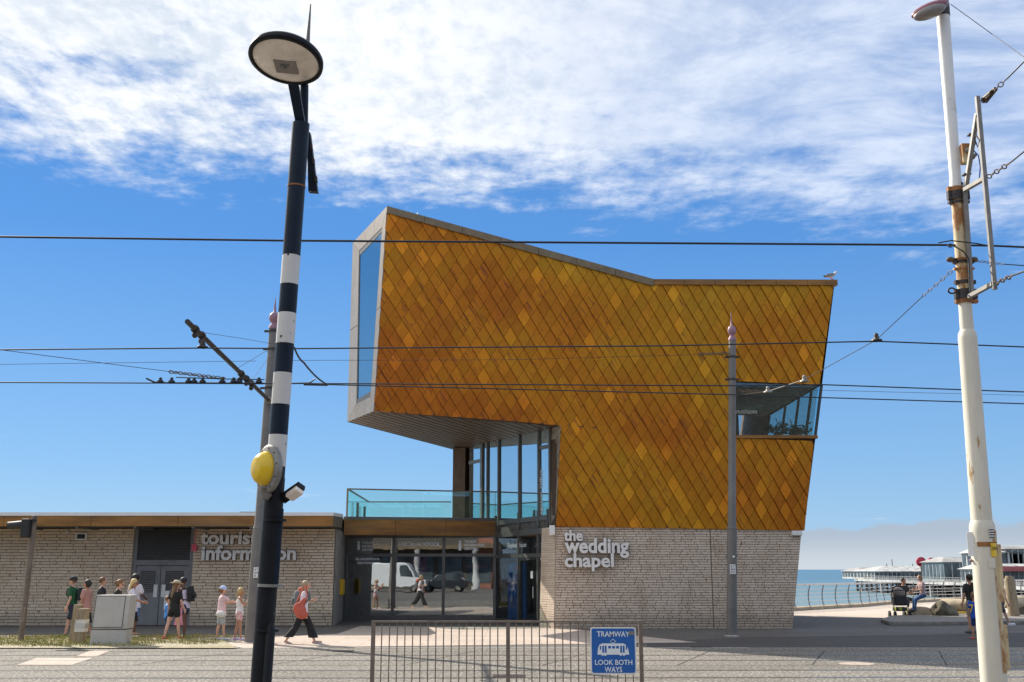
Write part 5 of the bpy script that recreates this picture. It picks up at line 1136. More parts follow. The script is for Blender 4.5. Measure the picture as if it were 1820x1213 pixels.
# timber bollards
for (px, py, YY, ht, w, lb, refl) in ((131, 1136, 29.6, 1075, .20, 'square timber post behind the reflective bollard', 0), (141, 1141, 29.1, 1082, .24, 'timber bollard with a reflective metal collar near the cabinet', 1)):
    a = P(px, py, YY); zt_ = P(px, ht, YY).z; t = empty('timber_bollard', (a.x, YY, 0), lb, 'bollard'); b = MB()
    lx = .06
    b.prism([(a.x-w/2, YY-w/2, 0), (a.x+w/2, YY-w/2, 0), (a.x+w/2+lx, YY-w/2, zt_), (a.x-w/2+lx, YY-w/2, zt_)], (0, w, 0)); b.build('post', 'timber', t, bevel=.012)
    if refl: b = MB(); z0, z1 = zt_-.60, zt_-.28; k = lx/zt_; b.prism([(a.x-w/2-.012+k*z0, YY-w/2-.012, z0), (a.x+w/2+.012+k*z0, YY-w/2-.012, z0), (a.x+w/2+.012+k*z1, YY-w/2-.012, z1), (a.x-w/2-.012+k*z1, YY-w/2-.012, z1)], (0, w+.024, 0)); b.build('reflector_band', 'bandwhite', t)
    if refl: b = MB(); z0, z1 = zt_-.50, zt_-.38; b.prism([(a.x-w/2-.018+k*z0, YY-w/2-.018, z0), (a.x+w/2+.018+k*z0, YY-w/2-.018, z0), (a.x+w/2+.018+k*z1, YY-w/2-.018, z1), (a.x-w/2-.018+k*z1, YY-w/2-.018, z1)], (0, w+.036, 0)); b.build('clear_band', 'stainless', t)

# right side: kerbed island, rocks, log bench, posts
b = MB(); i0 = [G(1566, 1107), G(1580, 1112), G(1660, 1112), G(1830, 1110), G(1990, 1108), G(1980, 1092), G(1820, 1094), G(1640, 1098), G(1585, 1100)]
b.prism([Vector((p.x, p.y, 0)) for p in i0], (0, 0, .13)); tag(b.build('kerbed_island', 'kerbstone', bevel=.02), 'low kerbed island under the rocks and log bench', 'kerb')
def rock(name, c, rx, ry, rz, lb, cat, seed, mt='stone', cutx=0):
    rr = random.Random(seed); bm = bmesh.new(); bmesh.ops.create_icosphere(bm, subdivisions=4, radius=1)
    from mathutils import noise
    for v in bm.verts:
        n = noise.noise(v.co*1.3+Vector((seed*7, 0, 0)))*.35+noise.noise(v.co*4+Vector((seed, 3, 0)))*.09
        v.co = Vector((v.co.x*rx, v.co.y*ry, max(v.co.z, -.35)*rz))*(1+n)
    me = bpy.data.meshes.new(name); bm.to_mesh(me); bm.free(); me.polygons.foreach_set('use_smooth', [True]*len(me.polygons)); me.materials.append(M[mt])
    o = bpy.data.objects.new(name, me); C.objects.link(o); o.location = c; wloc[o.name] = Vector((0, 0, 0)); return tag(o, lb, cat)
p = P(1680, 1104, 44.0); rock('boulder', Vector((p.x, 44.0, .2)), .50, .4, .46, 'dark pointed boulder between the arched stone and the log bench', 'boulder', 3)
p = P(1603, 1098, 46.5)
# arched stone seat
def arch(px0, px1, pyt, Y, mt, lb, name='stone_seat', th=.5):
    a, c = P(px0, 1100, Y), P(px1, 1100, Y); zt = P((px0+px1)/2, pyt, Y).z; w = c.x-a.x; m_ = MB(); N = 14; outer = []; 
    for k in range(N+1): t_ = pi*k/N; outer.append(Vector((a.x+w/2-w/2*cos(t_)*(1 if 1 else 0), Y, .1+(zt-.1)*min(1, (sin(t_)**.6)))))
    m_.prism(outer, (0, th, 0)); o = m_.build(name, mt, bevel=.06); return tag(o, lb, 'stone seat')
arch(1612, 1662, 1078, 44.8, 'palestone', 'curved pale stone seat under the sitting woman')
for (pxa, pxb, YY, YY2, pyc, lb) in ((1672, 1733, 46.0, 44.6, 1075, 'thick pale log bench to the left of the cream pole'), (1782, 1900, 45.0, 47.0, 1071, 'thick pale log bench to the right of the cream pole')):
    a, c = P(pxa, pyc, YY), P(pxb+30, pyc+2, YY2); t = empty('log_bench', ((a.x+c.x)/2, (YY+YY2)/2, .13), lb, 'bench'); b = MB()
    b.tube([a, a.lerp(c, .05), a.lerp(c, .5), c], [.2, .25, .25, .24], 14); b.build('seat', 'palestone', t)
    for f in (.2, .8): q = a.lerp(c, f); m_ = MB(); m_.tube([(q.x, q.y, .1), (q.x, q.y, q.z-.15)], .2, 10); m_.build('leg', 'stone', t)
a = P(1803, 1099, 43.5); zt_ = P(1803, 1024, 43.5).z; b = MB(); b.tube([(a.x, 43.5, .1), (a.x-.05, 43.5, zt_-.15), (a.x-.05, 43.5, zt_)], [.22, .2, .14], 12); tag(b.build('wooden_post', 'timber'), 'round weathered wooden post behind the cream pole at the right edge', 'post')
b = MB(); rr = random.Random(9)
for _ in range(900):
    p = P(rr.uniform(1692, 1716), 1092, 49)if False else Vector((P(1704, 1092, 48.5).x+rr.gauss(0, .55), 48.5+rr.gauss(0, .3), 0)); h = rr.uniform(.1, .4); b.add([p+Vector((-.01, 0, 0)), p+Vector((.01, 0, 0)), p+Vector((rr.gauss(0, .06), rr.gauss(0, .05), h))], [(0, 1, 2)])
b.build('dry_grass_tuft', mat('straw', (.5, .38, .10), .8, 0, .3, 3), kind='stuff', fixn=False)

# gull on the roof edge
gp = P(1478, 497.5, YC+.1); t = empty('seagull', gp, 'seagull standing on the right end of the chapel roof', 'bird')
b = MB(); rt_ = Matrix.Rotation(R(-12), 3, 'Y'); b.ell(gp+Vector((-.02, 0, .15)), (.17, .085, .075), rt_); b.caps(gp+Vector((.1, 0, .19)), gp+Vector((.15, 0, .26)), .05, .045); b.ell(gp+Vector((.17, 0, .28)), (.05, .042, .042)); b.build('body', 'gullw', t, remesh=.012)
for s_ in (-1, 1): b = MB(); b.ell(gp+Vector((-.07, s_*.065, .165)), (.19, .03, .055), rt_); b.build('wing', 'gullg', t)
b = MB(); b.caps(gp+Vector((-.2, 0, .15)), gp+Vector((-.3, 0, .14)), .03, .012); b.build('tail', 'gullb', t)
b = MB(); b.tube([gp+Vector((.21, 0, .28)), gp+Vector((.27, 0, .27))], [.014, .004], 8); b.build('beak', 'yellow', t)
for s_ in (-.03, .03): b = MB(); b.tube([gp+Vector((.0, s_, .09)), gp+Vector((.0, s_, .01))], .007, 6); b.tube([gp+Vector((-.01, s_, .008)), gp+Vector((.05, s_, .005))], [.012, .02], 6); b.build('leg', 'pinkred', t)

# ------------------------------------------------------------------ PIER
pier = empty('pier', (120, 300, -5.5), 'long seaside pier on dark iron legs running out over the sea', 'pier')
DZ = -1.35
A = [Vector((P(1520, 1028, 385).x, 385, DZ)), Vector((P(1725, 1032, 270).x, 270, DZ)), Vector((P(1900, 1040, 180).x, 180, DZ))]
for i, (a, c) in enumerate(zip(A[:-1], A[1:])):
    wd = Vector((32, 6, 0)); b = MB(); b.prism([a, c, c+wd, a+wd], (0, 0, -.9)); b.build('deck', 'pierdark', pier)
    b = MB(); b.prism([a+Vector((-.3, 0, .05)), c+Vector((-.3, 0, .05)), c+Vector((.2, 0, .05)), a+Vector((.2, 0, .05))], (0, 0, -.75)); b.build('deck_edge', 'pierwhite', pier)
rowsN = 34
pil = MB(); brc = MB()
for k in range(rowsN):
    f = k/(rowsN-1); L0 = (A[1]-A[0]).length; L1 = (A[2]-A[1]).length; d_ = f*(L0+L1); q = A[0].lerp(A[1], d_/L0) if d_ < L0 else A[1].lerp(A[2], (d_-L0)/L1)
    for j in range(5):
        x = q+Vector((.6+j*7.4, j*1.2, 0)); b = MB(); b.box((x.x-.32, x.y-.32, -6.2), (x.x+.32, x.y+.32, DZ-.88)); b.build('leg', 'pierdark' if j else ('pierwhite' if k % 4 == 1 else 'pierdark'), pier) if j < 3 else pil.box((x.x-.32, x.y-.32, -6.2), (x.x+.32, x.y+.32, DZ-.88))
    brc.tube([(q.x+.6, q.y, -5.4), (q.x+8, q.y+1.2, -2.3)], .12, 4); brc.tube([(q.x+.6, q.y, -2.3), (q.x+8, q.y+1.2, -5.4)], .12, 4)
for z in (-3.3, -4.6):
    for a, c in zip(A[:-1], A[1:]): brc.tube([a+Vector((.6, 0, z-DZ)), c+Vector((.6, 0, z-DZ))], .13, 4)
pil.build('rear_legs', 'pierdark', pier, kind='stuff'); brc.build('bracing', 'pierdark', pier)
rp = MB(); 
for a, c in zip(A[:-1], A[1:]):
    n_ = int((c-a).length/2.2)
    for k in range(n_+1): p = a.lerp(c, k/n_); rp.box((p.x-.07, p.y-.07, DZ), (p.x+.07, p.y+.07, DZ+1.2))
    for z in (.35, .7, 1.2): rp.tube([a+Z3*z, c+Z3*z], .05, 4)
rp.build('deck_railing', 'pierwhite', pier)
def pavilion(px0, px1, Y, yb_, ye, yt, roofm, wallm, lb, setb=.25, dep=18, nwin=10, back=0):
    a, c = P(px0, yb_, Y), P(px1, yb_, Y); z0 = DZ+.0; ze = P(px0, ye, Y).z; zt = P(px0, yt, Y).z; w = c.x-a.x
    t = empty('pier_pavilion', ((a.x+c.x)/2, Y+dep/2, z0), lb, 'pavilion'); Y0, Y1 = Y, Y+dep
    b = MB(); b.box((a.x, Y0, z0), (c.x, Y1, ze)); b.build('wall', wallm, t)
    b = MB(); s_ = w*setb; o = .6; b.add([(a.x-o, Y0-o, ze+.01), (c.x+o, Y0-o, ze+.01), (c.x+o, Y1+o, ze+.01), (a.x-o, Y1+o, ze+.01), (a.x+s_, Y0+dep*.35, zt), (c.x-s_*.6, Y0+dep*.35, zt), (c.x-s_*.6, Y1-dep*.35, zt), (a.x+s_, Y1-dep*.35, zt)], [(0, 1, 5, 4), (1, 2, 6, 5), (2, 3, 7, 6), (3, 0, 4, 7), (4, 5, 6, 7), (0, 3, 2, 1)]); b.build('roof', roofm, t)
    for i in range(nwin):
        x0 = a.x+w*(i+.12)/nwin; x1 = a.x+w*(i+.88)/nwin; q = MB(); q.box((x0, Y0-.08, z0+.7), (x1, Y0-.02, ze-.45)); q.build('window', 'pierglass', t)
        q = MB(); q.box((x1+w*.06/nwin, Y0-.3, z0), (x1+w*.18/nwin, Y0-.1, ze)); q.build('post', 'pierwhite', t)
    # side facing left
    for i in range(6): y0_ = Y0+dep*(i+.15)/6; q = MB(); q.box((a.x-.08, y0_, z0+.7), (a.x-.02, y0_+dep*.7/6, ze-.45)); q.build('window', 'pierglass', t)
    return t
pavilion(1528, 1572, 382, 1028, 1016, 1009, 'piergrey', 'pierwhite', 'small hip roofed pavilion at the far sea end of the pier', .3, 20, 7)
pavilion(1555, 1664, 362, 1028, 1016, 1006.5, 'pierwhite', 'pierwhite', 'wide low white roofed pavilion with a long row of windows on the pier', .3, 22, 14)
pavilion(1640, 1662, 366, 1012, 1009, 1005, 'piergrey', 'pierteal', 'dark raised roof lantern behind the white pavilion', .1, 8, 3)
pavilion(1660, 1682, 345, 1028, 1009, 1007, 'piergrey', 'pierteal', 'teal grey block between white pavilion and lift building on the pier', .1, 8, 3)
pavilion(1679, 1736, 300, 1030, 999.5, 990, 'piergrey', 'pierteal', 'grey blue block with glazed corner tower on the pier', .28, 16, 4)
pavilion(1757, 1850, 235, 1038, 1012, 1002, 'pierwhite', 'pierwhite', 'long white pier building below the upper hall right of the cream pole', .1, 14, 12)
t = pavilion(1766, 1850, 262, 1012, 982, 969, 'pierwhite', 'pierwhite', 'tall white upper hall on the pier behind the cream pole', .1, 18, 3)
pavilion(1787, 1830, 262, 982, 976, 970, 'piergrey', 'pierwhite', 'flat grey roofed box on top of the white pier hall', .02, 16, 4)
b = MB(); a, c = P(1781, 1010, 233), P(1850, 1016, 233)
for i in range(14): x0 = a.x+(c.x-a.x)*i/14; b.prism([(x0, 232.6, c.z), (x0+.9, 232.6, c.z), (x0+.75, 234, a.z+.4), (x0+.15, 234, a.z+.4)], (0, .3, 0))
tag(b.build('striped_awning', mat('awning_red', (.22, .05, .055), .7)), 'dark red scalloped awning along the white pier building', 'awning')
p = P(1637, 999, 360); t = empty('fun_ride', (p.x, 360, DZ), 'dark red twin wheel fairground ride above the pier pavilion roof', 'ride')
b = MB(); b.lathe(p, (0, -1, 0), [(0, -.4), (1.6, -.4), (1.6, .4), (.0, .5)], 18); b.build('wheel', 'pierred', t)
q = p+Vector((3.4, 0, .2)); b = MB(); b.lathe(q, (0, -1, 0), [(.5, -.4), (1.2, -.4), (1.2, .4), (.5, .4), (.5, -.4)], 14); b.tube([q+Vector((0, 0, -1)), q+Vector((1.8, 0, -1.8))], .4, 6); b.build('wheel', 'pierred', t)
b = MB(); b.box((p.x-.2, 359.8, DZ), (p.x+.2, 360.2, p.z-1.5)); b.build('mast', 'pierdark', t)
b = MB()
for px in (1576, 1586, 1622, 1649, 1658): a = P(px, 1006, 372); b.tube([a-Z3*.6, a+Z3*(2.2 if px == 1586 else .7)], .12, 5)
tag(b.build('roof_aerials', 'pierdark'), 'thin aerials and vents along the pier pavilion roofs', 'aerial')

# ------------------------------------------------------------------ ACROSS THE STREET (seen in the glass)
st = empty('street_terrace', (0, -24, 0), 'pale street terrace with white columns and a palladium sign across the road', 'building')
b = MB(); b.box((-40, -36, 0), (-8, -26, 9)); b.build('wall', 'facade1', st); b = MB(); b.box((-8, -36, 0), (10, -26, 11)); b.build('wall', 'facade2', st); b = MB(); b.box((10, -36, 0), (60, -26, 10)); b.build('wall', 'facade1', st)
for i in range(16):
    x = -38+i*6; b = MB(); b.lathe((x, -24, 0), (0, 0, 1), [(.4, 0), (.4, .3), (.28, .35), (.24, 3.6), (.36, 3.8), (.36, 4)], 14); b.build('column', 'pierwhite', st)
b = MB(); b.box((-40, -26, 4.001), (60, -23.6, 4.5)); b.build('canopy', 'coping', st)
for i in range(32):
    for z in (5.3,): b = MB(); x = -38.5+i*3; b.box((x, -26.0, z), (x+1.2, -25.93, z+2)); b.build('window', 'pierglass', st)
    b = MB(); x = -39+i*3; b.box((x, -26.0, .6), (x+2.4, -25.93, 3.3)); b.build('shop_window', 'pierglass', st)
b = MB(); b.box((17, -36, 0), (31, -25.9, 19)); b.build('tower', 'interior', st)
text_at('fascia_lettering', 'PALLADIUM', (23.3, -25.86, 16.35), (-1, 0, 0), (0, 0, 1), 2.1, 'textwhite', st, .36, 0, .02)
def car(name, x, Y, L, H, mt, lb, cat='car', van=False):
    t = empty(name, (x, Y, 0), lb, cat)
    sx = -1 if van else 1
    prof = [(-.5, .25), (-.5, .55), (-.48, .62), (-.25, .66), (-.12, 1.), (.28, 1.), (.42, .66), (.5, .6), (.5, .25)] if not van else [(-.5, .18), (-.5, .42), (-.34, .5), (-.22, .95), (-.18, 1.), (.48, 1.), (.5, .95), (.5, .18)]
    W_ = 1.9; b = MB(); b.prism([(x+sx*p*L, Y-W_/2, q*H) for p, q in prof], (0, W_, 0)); b.build('body', mt, t, bevel=.08)
    gw = [(-.24, .68), (-.12, .95), (.26, .95), (.38, .68)] if not van else [(-.31, .52), (-.21, .9), (-.1, .9), (-.1, .52)]
    for s_ in (-1, 1): b = MB(); b.prism([(x+sx*p*L, Y+s_*(W_/2+.003), q*H) for p, q in gw], (0, s_*.01, 0)); b.build('window', 'pierglass', t)
    for wx in (-.32, .32):
        for s_ in (-1, 1):
            b = MB(); b.lathe((x+wx*L, Y+s_*(W_/2-.12), .34), (0, s_, 0), [(0, 0), (.34, 0), (.34, .2), (.2, .21)], 18); w_ = b.build('wheel', 'rubber', t); b = MB(); b.lathe((x+wx*L, Y+s_*(W_/2-.12), .34), (0, s_, 0), [(.2, .205), (.16, .2), (0, .2)], 14); b.build('rim', 'galv', w_)
    return t
car('parked_van', -13.6, -9, 5.6, 2.5, 'vanwhite', 'white van reflected in the left shop window', 'van', True)
car('parked_car', -9.6, -11.5, 4.3, 1.5, 'cardark', 'dark hatchback reflected beside the white van')
car('parked_car', 4.5, -9, 4.3, 1.5, 'carblue', 'blue car reflected in the entrance glass'); car('parked_car', 22, -8, 4.3, 1.5, 'vanwhite', 'white car standing at the kerb across the street')
for (px, py, w, d, lb) in ((1246, 1151, .5, .42, 'small iron drain grate near the tramway edge in front of the chapel'), (610, 1158, .5, .42, 'small iron drain grate by the entrance paving edge'), (905, 1203, .6, .6, 'square iron cover set in the near tram track behind the guard railing')):
    c = G(px, py); t = empty('drain_cover', (c.x, c.y, 0), lb, 'drain cover')
    b = MB(); b.box((c.x-w/2, c.y-d/2, 0), (c.x+w/2, c.y+d/2, .011)); b.build('frame', 'steel', t)
    for i in range(5): b = MB(); x = c.x-w/2+w*(i+.5)/5; b.box((x-w*.07, c.y-d*.42, .0112), (x+w*.07, c.y+d*.42, .017)); b.build('slot_bar', 'steel', t)

# ------------------------------------------------------------------ PEOPLE
SK = dict(pale=mat('skin_pale', (.62, .36, .26), .55, 0, .05), tan=mat('skin_tan', (.45, .23, .14), .55, 0, .05), brown=mat('skin_brown', (.16, .075, .045), .55, 0, .05))
def cloth(name, col, col2=None, scale=20):
    if name in MATS: return MATS[name]
    m = mat(name, col, .85, 0, .1, 6, bump=.25, bs=12, dirt=col2, ds=scale, dlo=.52, dhi=.56); return m
def dirv(pitch, abd, s, yaw=0.):     # limb direction hanging down, pitched forward, abducted to side s
    return Vector((s*sin(R(abd)), sin(R(pitch))*cos(R(abd)), -cos(R(pitch))*cos(R(abd))))
def person(px, Y, H, yaw, label, skin='pale', lean=0, twist=0, legs=((4, 4, 3), (-4, 4, 3)), arms=((5, 8, 15, 0), (5, 8, 15, 0)), head=(0, 0), hair=('short', (.1, .06, .03)),
           top=('tee', (.5, .5, .5)), bottom=('shorts', (.1, .1, .1)), shoes=(.6, .6, .6), hat=None, build=1., female=True, seat=None, py=None, extras=(), group=None, bag=None, zbase=0., foot_sandal=False, glasses=False):
    gx = P(px, py or 1050, Y).x; base = Vector((gx, Y, zbase)); t = empty('person', base, label, 'person', group)
    Rz = Matrix.Rotation(R(yaw), 3, 'Z'); child = H < 1.4
    hz = .525*H; hw_ = .052*H*build; sw = (.098 if female else .112)*H*build; Lt, Ls = .245*H, .235*H
    Rl = Matrix.Rotation(R(-lean), 3, 'X')@Matrix.Rotation(R(twist), 3, 'Z')
    # legs relative to pelvis
    J = {}
    for i, s in enumerate((-1, 1)):
        hp, kb, ab = legs[i]; h = Vector((s*hw_, 0, 0)); k = h+dirv(hp, ab, s)*Lt; a = k+dirv(hp-kb, ab*.5, s)*Ls; J['h%d' % i], J['k%d' % i], J['a%d' % i] = h, k, a
    low = min(J['a0'].z, J['a1'].z); pel = Vector((0, 0, .045*H-low)) if seat is None else Vector((0, 0, seat))
    up = Rl@Vector((0, 0, 1)); side = Rl@Vector((1, 0, 0)); fw = Rl@Vector((0, 1, 0))
    shz = .295*H; nb = pel+up*(shz+.02*H)
    for i, s in enumerate((-1, 1)):
        for k in 'hka': J[k+str(i)] = J[k+str(i)]+pel
        ap, aa, eb, inn = arms[i]; sh_ = pel+up*shz+side*s*sw; J['s%d' % i] = sh_
        e = sh_+Rl@(dirv(ap, aa, s)*.165*H); d2 = Rl@(Matrix.Rotation(R(inn*s), 3, 'Z')@dirv(ap+eb, aa*.4, s)); w = e+d2*.145*H; J['e%d' % i], J['w%d' % i], J['d%d' % i] = e, w, d2
    hr = .0635*H if not child else .078*H; hh_ = hr*1.02; hc = nb+up*(.055*H)+Vector((0, .012*H, 0))+up*hh_*.75
    Rh = Matrix.Rotation(R(head[0]), 3, 'Z')@Matrix.Rotation(R(-lean*.5-head[1]), 3, 'X')
    g = lambda v: base+Rz@v
    hg = lambda x, y, z: g(hc+Rh@Vector((x, y, z))*hr)
    RH = Rz@Rh
    RL = Rz@Rl
    def torso(m_, gr, z0=-.03, z1=1., r_sh=1.):
        prof = [(-.045, .078, .058), (.0, .088, .064), (.06, .078, .056), (.11, .068, .05), (.17, .078, .058), (.23, .092, .06), (.275, .092, .052), (.30, .07, .042), (.318, .035, .034)]
        if not female: prof = [(-.045, .075, .058), (.0, .082, .062), (.06, .08, .058), (.11, .08, .057), (.17, .09, .062), (.23, .102, .064), (.28, .1, .054), (.302, .07, .042), (.318, .035, .034)]
        rs = [(g(pel+up*z*H), RL@Vector((1, 0, 0))*(rx*H*build+gr), RL@Vector((0, 1, 0))*(ry*H*build+gr)) for z, rx, ry in prof if z0 <= z <= z1]
        m_.loft(rs, 18)
    b = MB(); torso(b, 0)
    b.caps(g(nb-up*.02*H), g(hc-up*hr*.5), .030*H, .028*H)
    # head with face
    b.ell(hg(0, -.08, .12), (hr*.80, hr*.98, hr*.98), RH, 18, 12); b.ell(hg(0, .22, -.38), (hr*.58, hr*.62, hr*.66), RH, 14, 10); b.ell(hg(0, .62, -.72), (hr*.28, hr*.24, hr*.2), RH)
    b.caps(hg(0, .86, .02), hg(0, 1.08, -.28), hr*.08, hr*.14); b.ell(hg(0, .80, -.52), (hr*.24, hr*.12, hr*.07), RH); b.ell(hg(0, .78, .16), (hr*.5, hr*.14, hr*.08), RH)
    for s in (-1, 1): b.ell(hg(s*.80, -.05, -.05), (hr*.09, hr*.18, hr*.26), RH); b.ell(hg(s*.38, .60, -.25), (hr*.2, hr*.18, hr*.2), RH)
    for i, s in enumerate((-1, 1)):
        b.caps(g(J['s%d' % i]-up*.006*H), g(J['e%d' % i]), .029*H*build, .022*H*build); b.caps(g(J['e%d' % i]), g(J['w%d' % i]), .022*H*build, .0145*H)
        d2 = J['d%d' % i]; wv = J['w%d' % i]; pn = wv+d2*.032*H; acr = Vector((0, 1, 0))-d2*d2.y; acr = acr.normalized() if acr.length > .3 else Vector((1, 0, 0)); nr = d2.cross(acr)*(-s)
        b.loft([(g(wv), Rz@acr*.0145*H, Rz@nr*.012*H), (g(wv+d2*.02*H), Rz@acr*.022*H, Rz@nr*.011*H), (g(wv+d2*.05*H), Rz@acr*.024*H, Rz@nr*.010*H), (g(wv+d2*.056*H), Rz@acr*.022*H, Rz@nr*.008*H)], 10)
        for q, fl_ in zip((-1.5, -.5, .5, 1.5), (.036, .043, .046, .041)):
            r0 = wv+d2*.05*H+acr*q*.0115*H; k1 = r0+(d2+nr*.25).normalized()*fl_*.5*H; k2 = k1+(d2+nr*1.0).normalized()*fl_*.5*H; rf = max(.0056*H, .0072); b.caps(g(r0), g(k1), rf, rf); b.caps(g(k1), g(k2), rf, rf*.85)
        r0 = wv+d2*.015*H+acr*.018*H; k1 = r0+(d2*.7+acr*.7).normalized()*.026*H; b.caps(g(r0), g(k1), .0075*H, .007*H); b.caps(g(k1), g(k1+(d2+nr*.3).normalized()*.022*H), .007*H, .006*H)
        b.caps(g(J['h%d' % i]), g(J['k%d' % i]), .048*H*build, .031*H*build); ml = J['k%d' % i].lerp(J['a%d' % i], .35)+Vector((0, -.006*H, 0)); b.caps(g(J['k%d' % i]), g(ml), .030*H*build, .029*H*build); b.caps(g(ml), g(J['a%d' % i]), .029*H*build, .0175*H)
        an = J['a%d' % i]; sh = legs[i][0]-legs[i][1]; fp = max(-40, min(10, sh*.6 if sh < -12 else (sh-10)*.5 if sh > 15 else 0)); fd = Vector((0, cos(R(fp)), sin(R(fp)))) ; heel = an+Vector((0, -.02*H, -.022*H)); toe = heel+fd*.125*H+Vector((0, 0, -.006*H)); J['heel%d' % i], J['toe%d' % i] = heel, toe
        b.caps(g(heel), g(toe), .02*H, .017*H)
    b.build('body', SK[skin], t, remesh=.0095 if not child else .0085)
    # eyes
    b = MB()
    for s in (-1, 1): b.ell(hg(s*.33, .80, .02), (hr*.09, hr*.06, hr*.06), RH, 8, 6)
    b.build('eyes', 'ink', t)
    # hair
    kind, hcol = hair; hm = mat('hair_%02d%02d%02d' % tuple(int(c*99) for c in hcol), hcol, .6, 0, .35, 9, stretch=(3, 3, .6))
    b = MB(); b.ell(hg(0, -.22, .26), (hr*.92, hr*.98, hr*.95), RH, 18, 12)
    if kind != 'short': 
        b.ell(hg(0, -.42, -.1), (hr*.88, hr*.72, hr*.95), RH, 16, 10)
    if kind == 'bun': b.ell(hg(0, -1.15, .15), (hr*.42, hr*.42, hr*.42), RH)
    if kind == 'afro': b.ell(hg(0, -.25, .4), (hr*1.08, hr*1.08, hr*1.0), RH)
    if kind == 'pony': b.ell(hg(0, -1.12, .25), (hr*.28,)*3, RH); b.caps(hg(0, -1.25, .1), hg(.1, -1.4, -1.0), hr*.3, hr*.12)
    if kind == 'braid': b.ell(hg(0, -1.0, .1), (hr*.25,)*3, RH); [b.ell(hg(.15, -1.1, -.2-k*.36), (hr*.2, hr*.2, hr*.25), RH) for k in range(6)]
    if kind in ('long', 'verylong'):
        ln_ = 2.1 if kind == 'long' else 3.6
        for q in range(7): an = pi*(q/6)*1.0; x_ = cos(an)*.8; b.caps(hg(x_, -.35-.35*sin(an), .0), hg(x_*(.85 if kind == 'long' else .35), -.55-.4*sin(an), -ln_+.25*abs(cos(an))), hr*.32, hr*.2)
    if kind == 'bob': 
        for s in (-1, 1): b.caps(hg(s*.72, -.15, .1), hg(s*.68, -.05, -.85), hr*.3, hr*.22)
        b.caps(hg(0, -.8, 0), hg(0, -.75, -.9), hr*.5, hr*.4)
    b.build('hair', hm, t, remesh=.011)
    if glasses: b = MB(); [b.ell(hg(s*.36, .86, .04), (hr*.24, hr*.07, hr*.17), RH) for s in (-1, 1)]; b.tube([hg(-.8, .1, .1), hg(-.6, .8, .08), hg(.6, .8, .08), hg(.8, .1, .1)], hr*.05, 6); b.build('sunglasses', 'ink', t)
    if hat:
        hk, hcol2 = hat; hm2 = cloth('hat_%02d%02d%02d' % tuple(int(c*99) for c in hcol2), hcol2); b = MB()
        if hk == 'cap':
            b.ell(hg(0, -.14, .46), (hr*.98, hr*1.08, hr*.86), RH, 20, 10); b.loft([(hg(0, .7, .42), RH@Vector((hr*.75, 0, 0)), RH@Vector((0, hr*.45, -hr*.05))), (hg(0, .98, .36), RH@Vector((hr*.7, 0, 0)), RH@Vector((0, hr*.72, -hr*.12)))], 18)
        else:
            b.loft([(hg(0, -.1, .42), RH@Vector((hr*1.75, 0, 0)), RH@Vector((0, hr*1.8, 0))), (hg(0, -.1, .50), RH@Vector((hr*1.7, 0, 0)), RH@Vector((0, hr*1.75, 0)))], 26)
            b.loft([(hg(0, -.1, .4), RH@Vector((hr*1.0, 0, 0)), RH@Vector((0, hr*1.12, 0))), (hg(0, -.1, 1.1), RH@Vector((hr*.85, 0, 0)), RH@Vector((0, hr*.95, 0))), (hg(0, -.1, 1.28), RH@Vector((hr*.6, 0, 0)), RH@Vector((0, hr*.7, 0)))], 20)
        b.build('hat', hm2, t)
        if hk == 'sun': b = MB(); b.loft([(hg(0, -.1, .5), RH@Vector((hr*1.03, 0, 0)), RH@Vector((0, hr*1.15, 0))), (hg(0, -.1, .68), RH@Vector((hr*1.0, 0, 0)), RH@Vector((0, hr*1.1, 0)))], 20); b.build('hat_band', 'ink', t)
    # clothes
    tk, tcol = top[0], top[1]; tm = cloth('top_%02d%02d%02d' % tuple(int(c*99) for c in tcol), tcol, *(top[2:] if len(top) > 2 else ()))
    b = MB(); torso(b, .014*H, -.05 if tk != 'crop' else .07, .305 if tk != 'tank' else .285)
    for i in (0, 1):
        s0, e0, w0_ = J['s%d' % i], J['e%d' % i], J['w%d' % i]
        if tk in ('tee', 'loose'): b.caps(g(s0-up*.004*H), g(s0.lerp(e0, .62)), .037*H*build, .037*H*build+(.008*H if tk == 'loose' else 0))
        if tk == 'long': b.caps(g(s0-up*.004*H), g(e0), .036*H*build, .029*H*build); b.caps(g(e0), g(w0_.lerp(e0, .08)), .029*H*build, .02*H)
    if tk == 'loose' or tk == 'dress':
        rs = [(g(pel+up*z*H), RL@Vector((1, 0, 0))*(rx*H*build), RL@Vector((0, 1, 0))*(ry*H*build)) for z, rx, ry in ((-.12 if tk == 'dress' else -.07, .125, .10), (.05, .105, .08), (.16, .098, .075), (.25, .09, .06))]; b.loft(rs, 20)
    b.build('dress' if tk == 'dress' else 'shirt', tm, t, remesh=.0125)
    bk, bcol = bottom[0], bottom[1]; bm_ = cloth('bottom_%02d%02d%02d' % tuple(int(c*99) for c in bcol), bcol, *(bottom[2:] if len(bottom) > 2 and isinstance(bottom[2], tuple) else ()))
    b = MB(); rs = [(g(pel+up*z*H), RL@Vector((1, 0, 0))*(rx*H*build), RL@Vector((0, 1, 0))*(ry*H*build)) for z, rx, ry in ((-.05, .092, .07), (.0, .098, .074), (.05, .088, .066), (.075, .08, .06))]; b.loft(rs, 18)
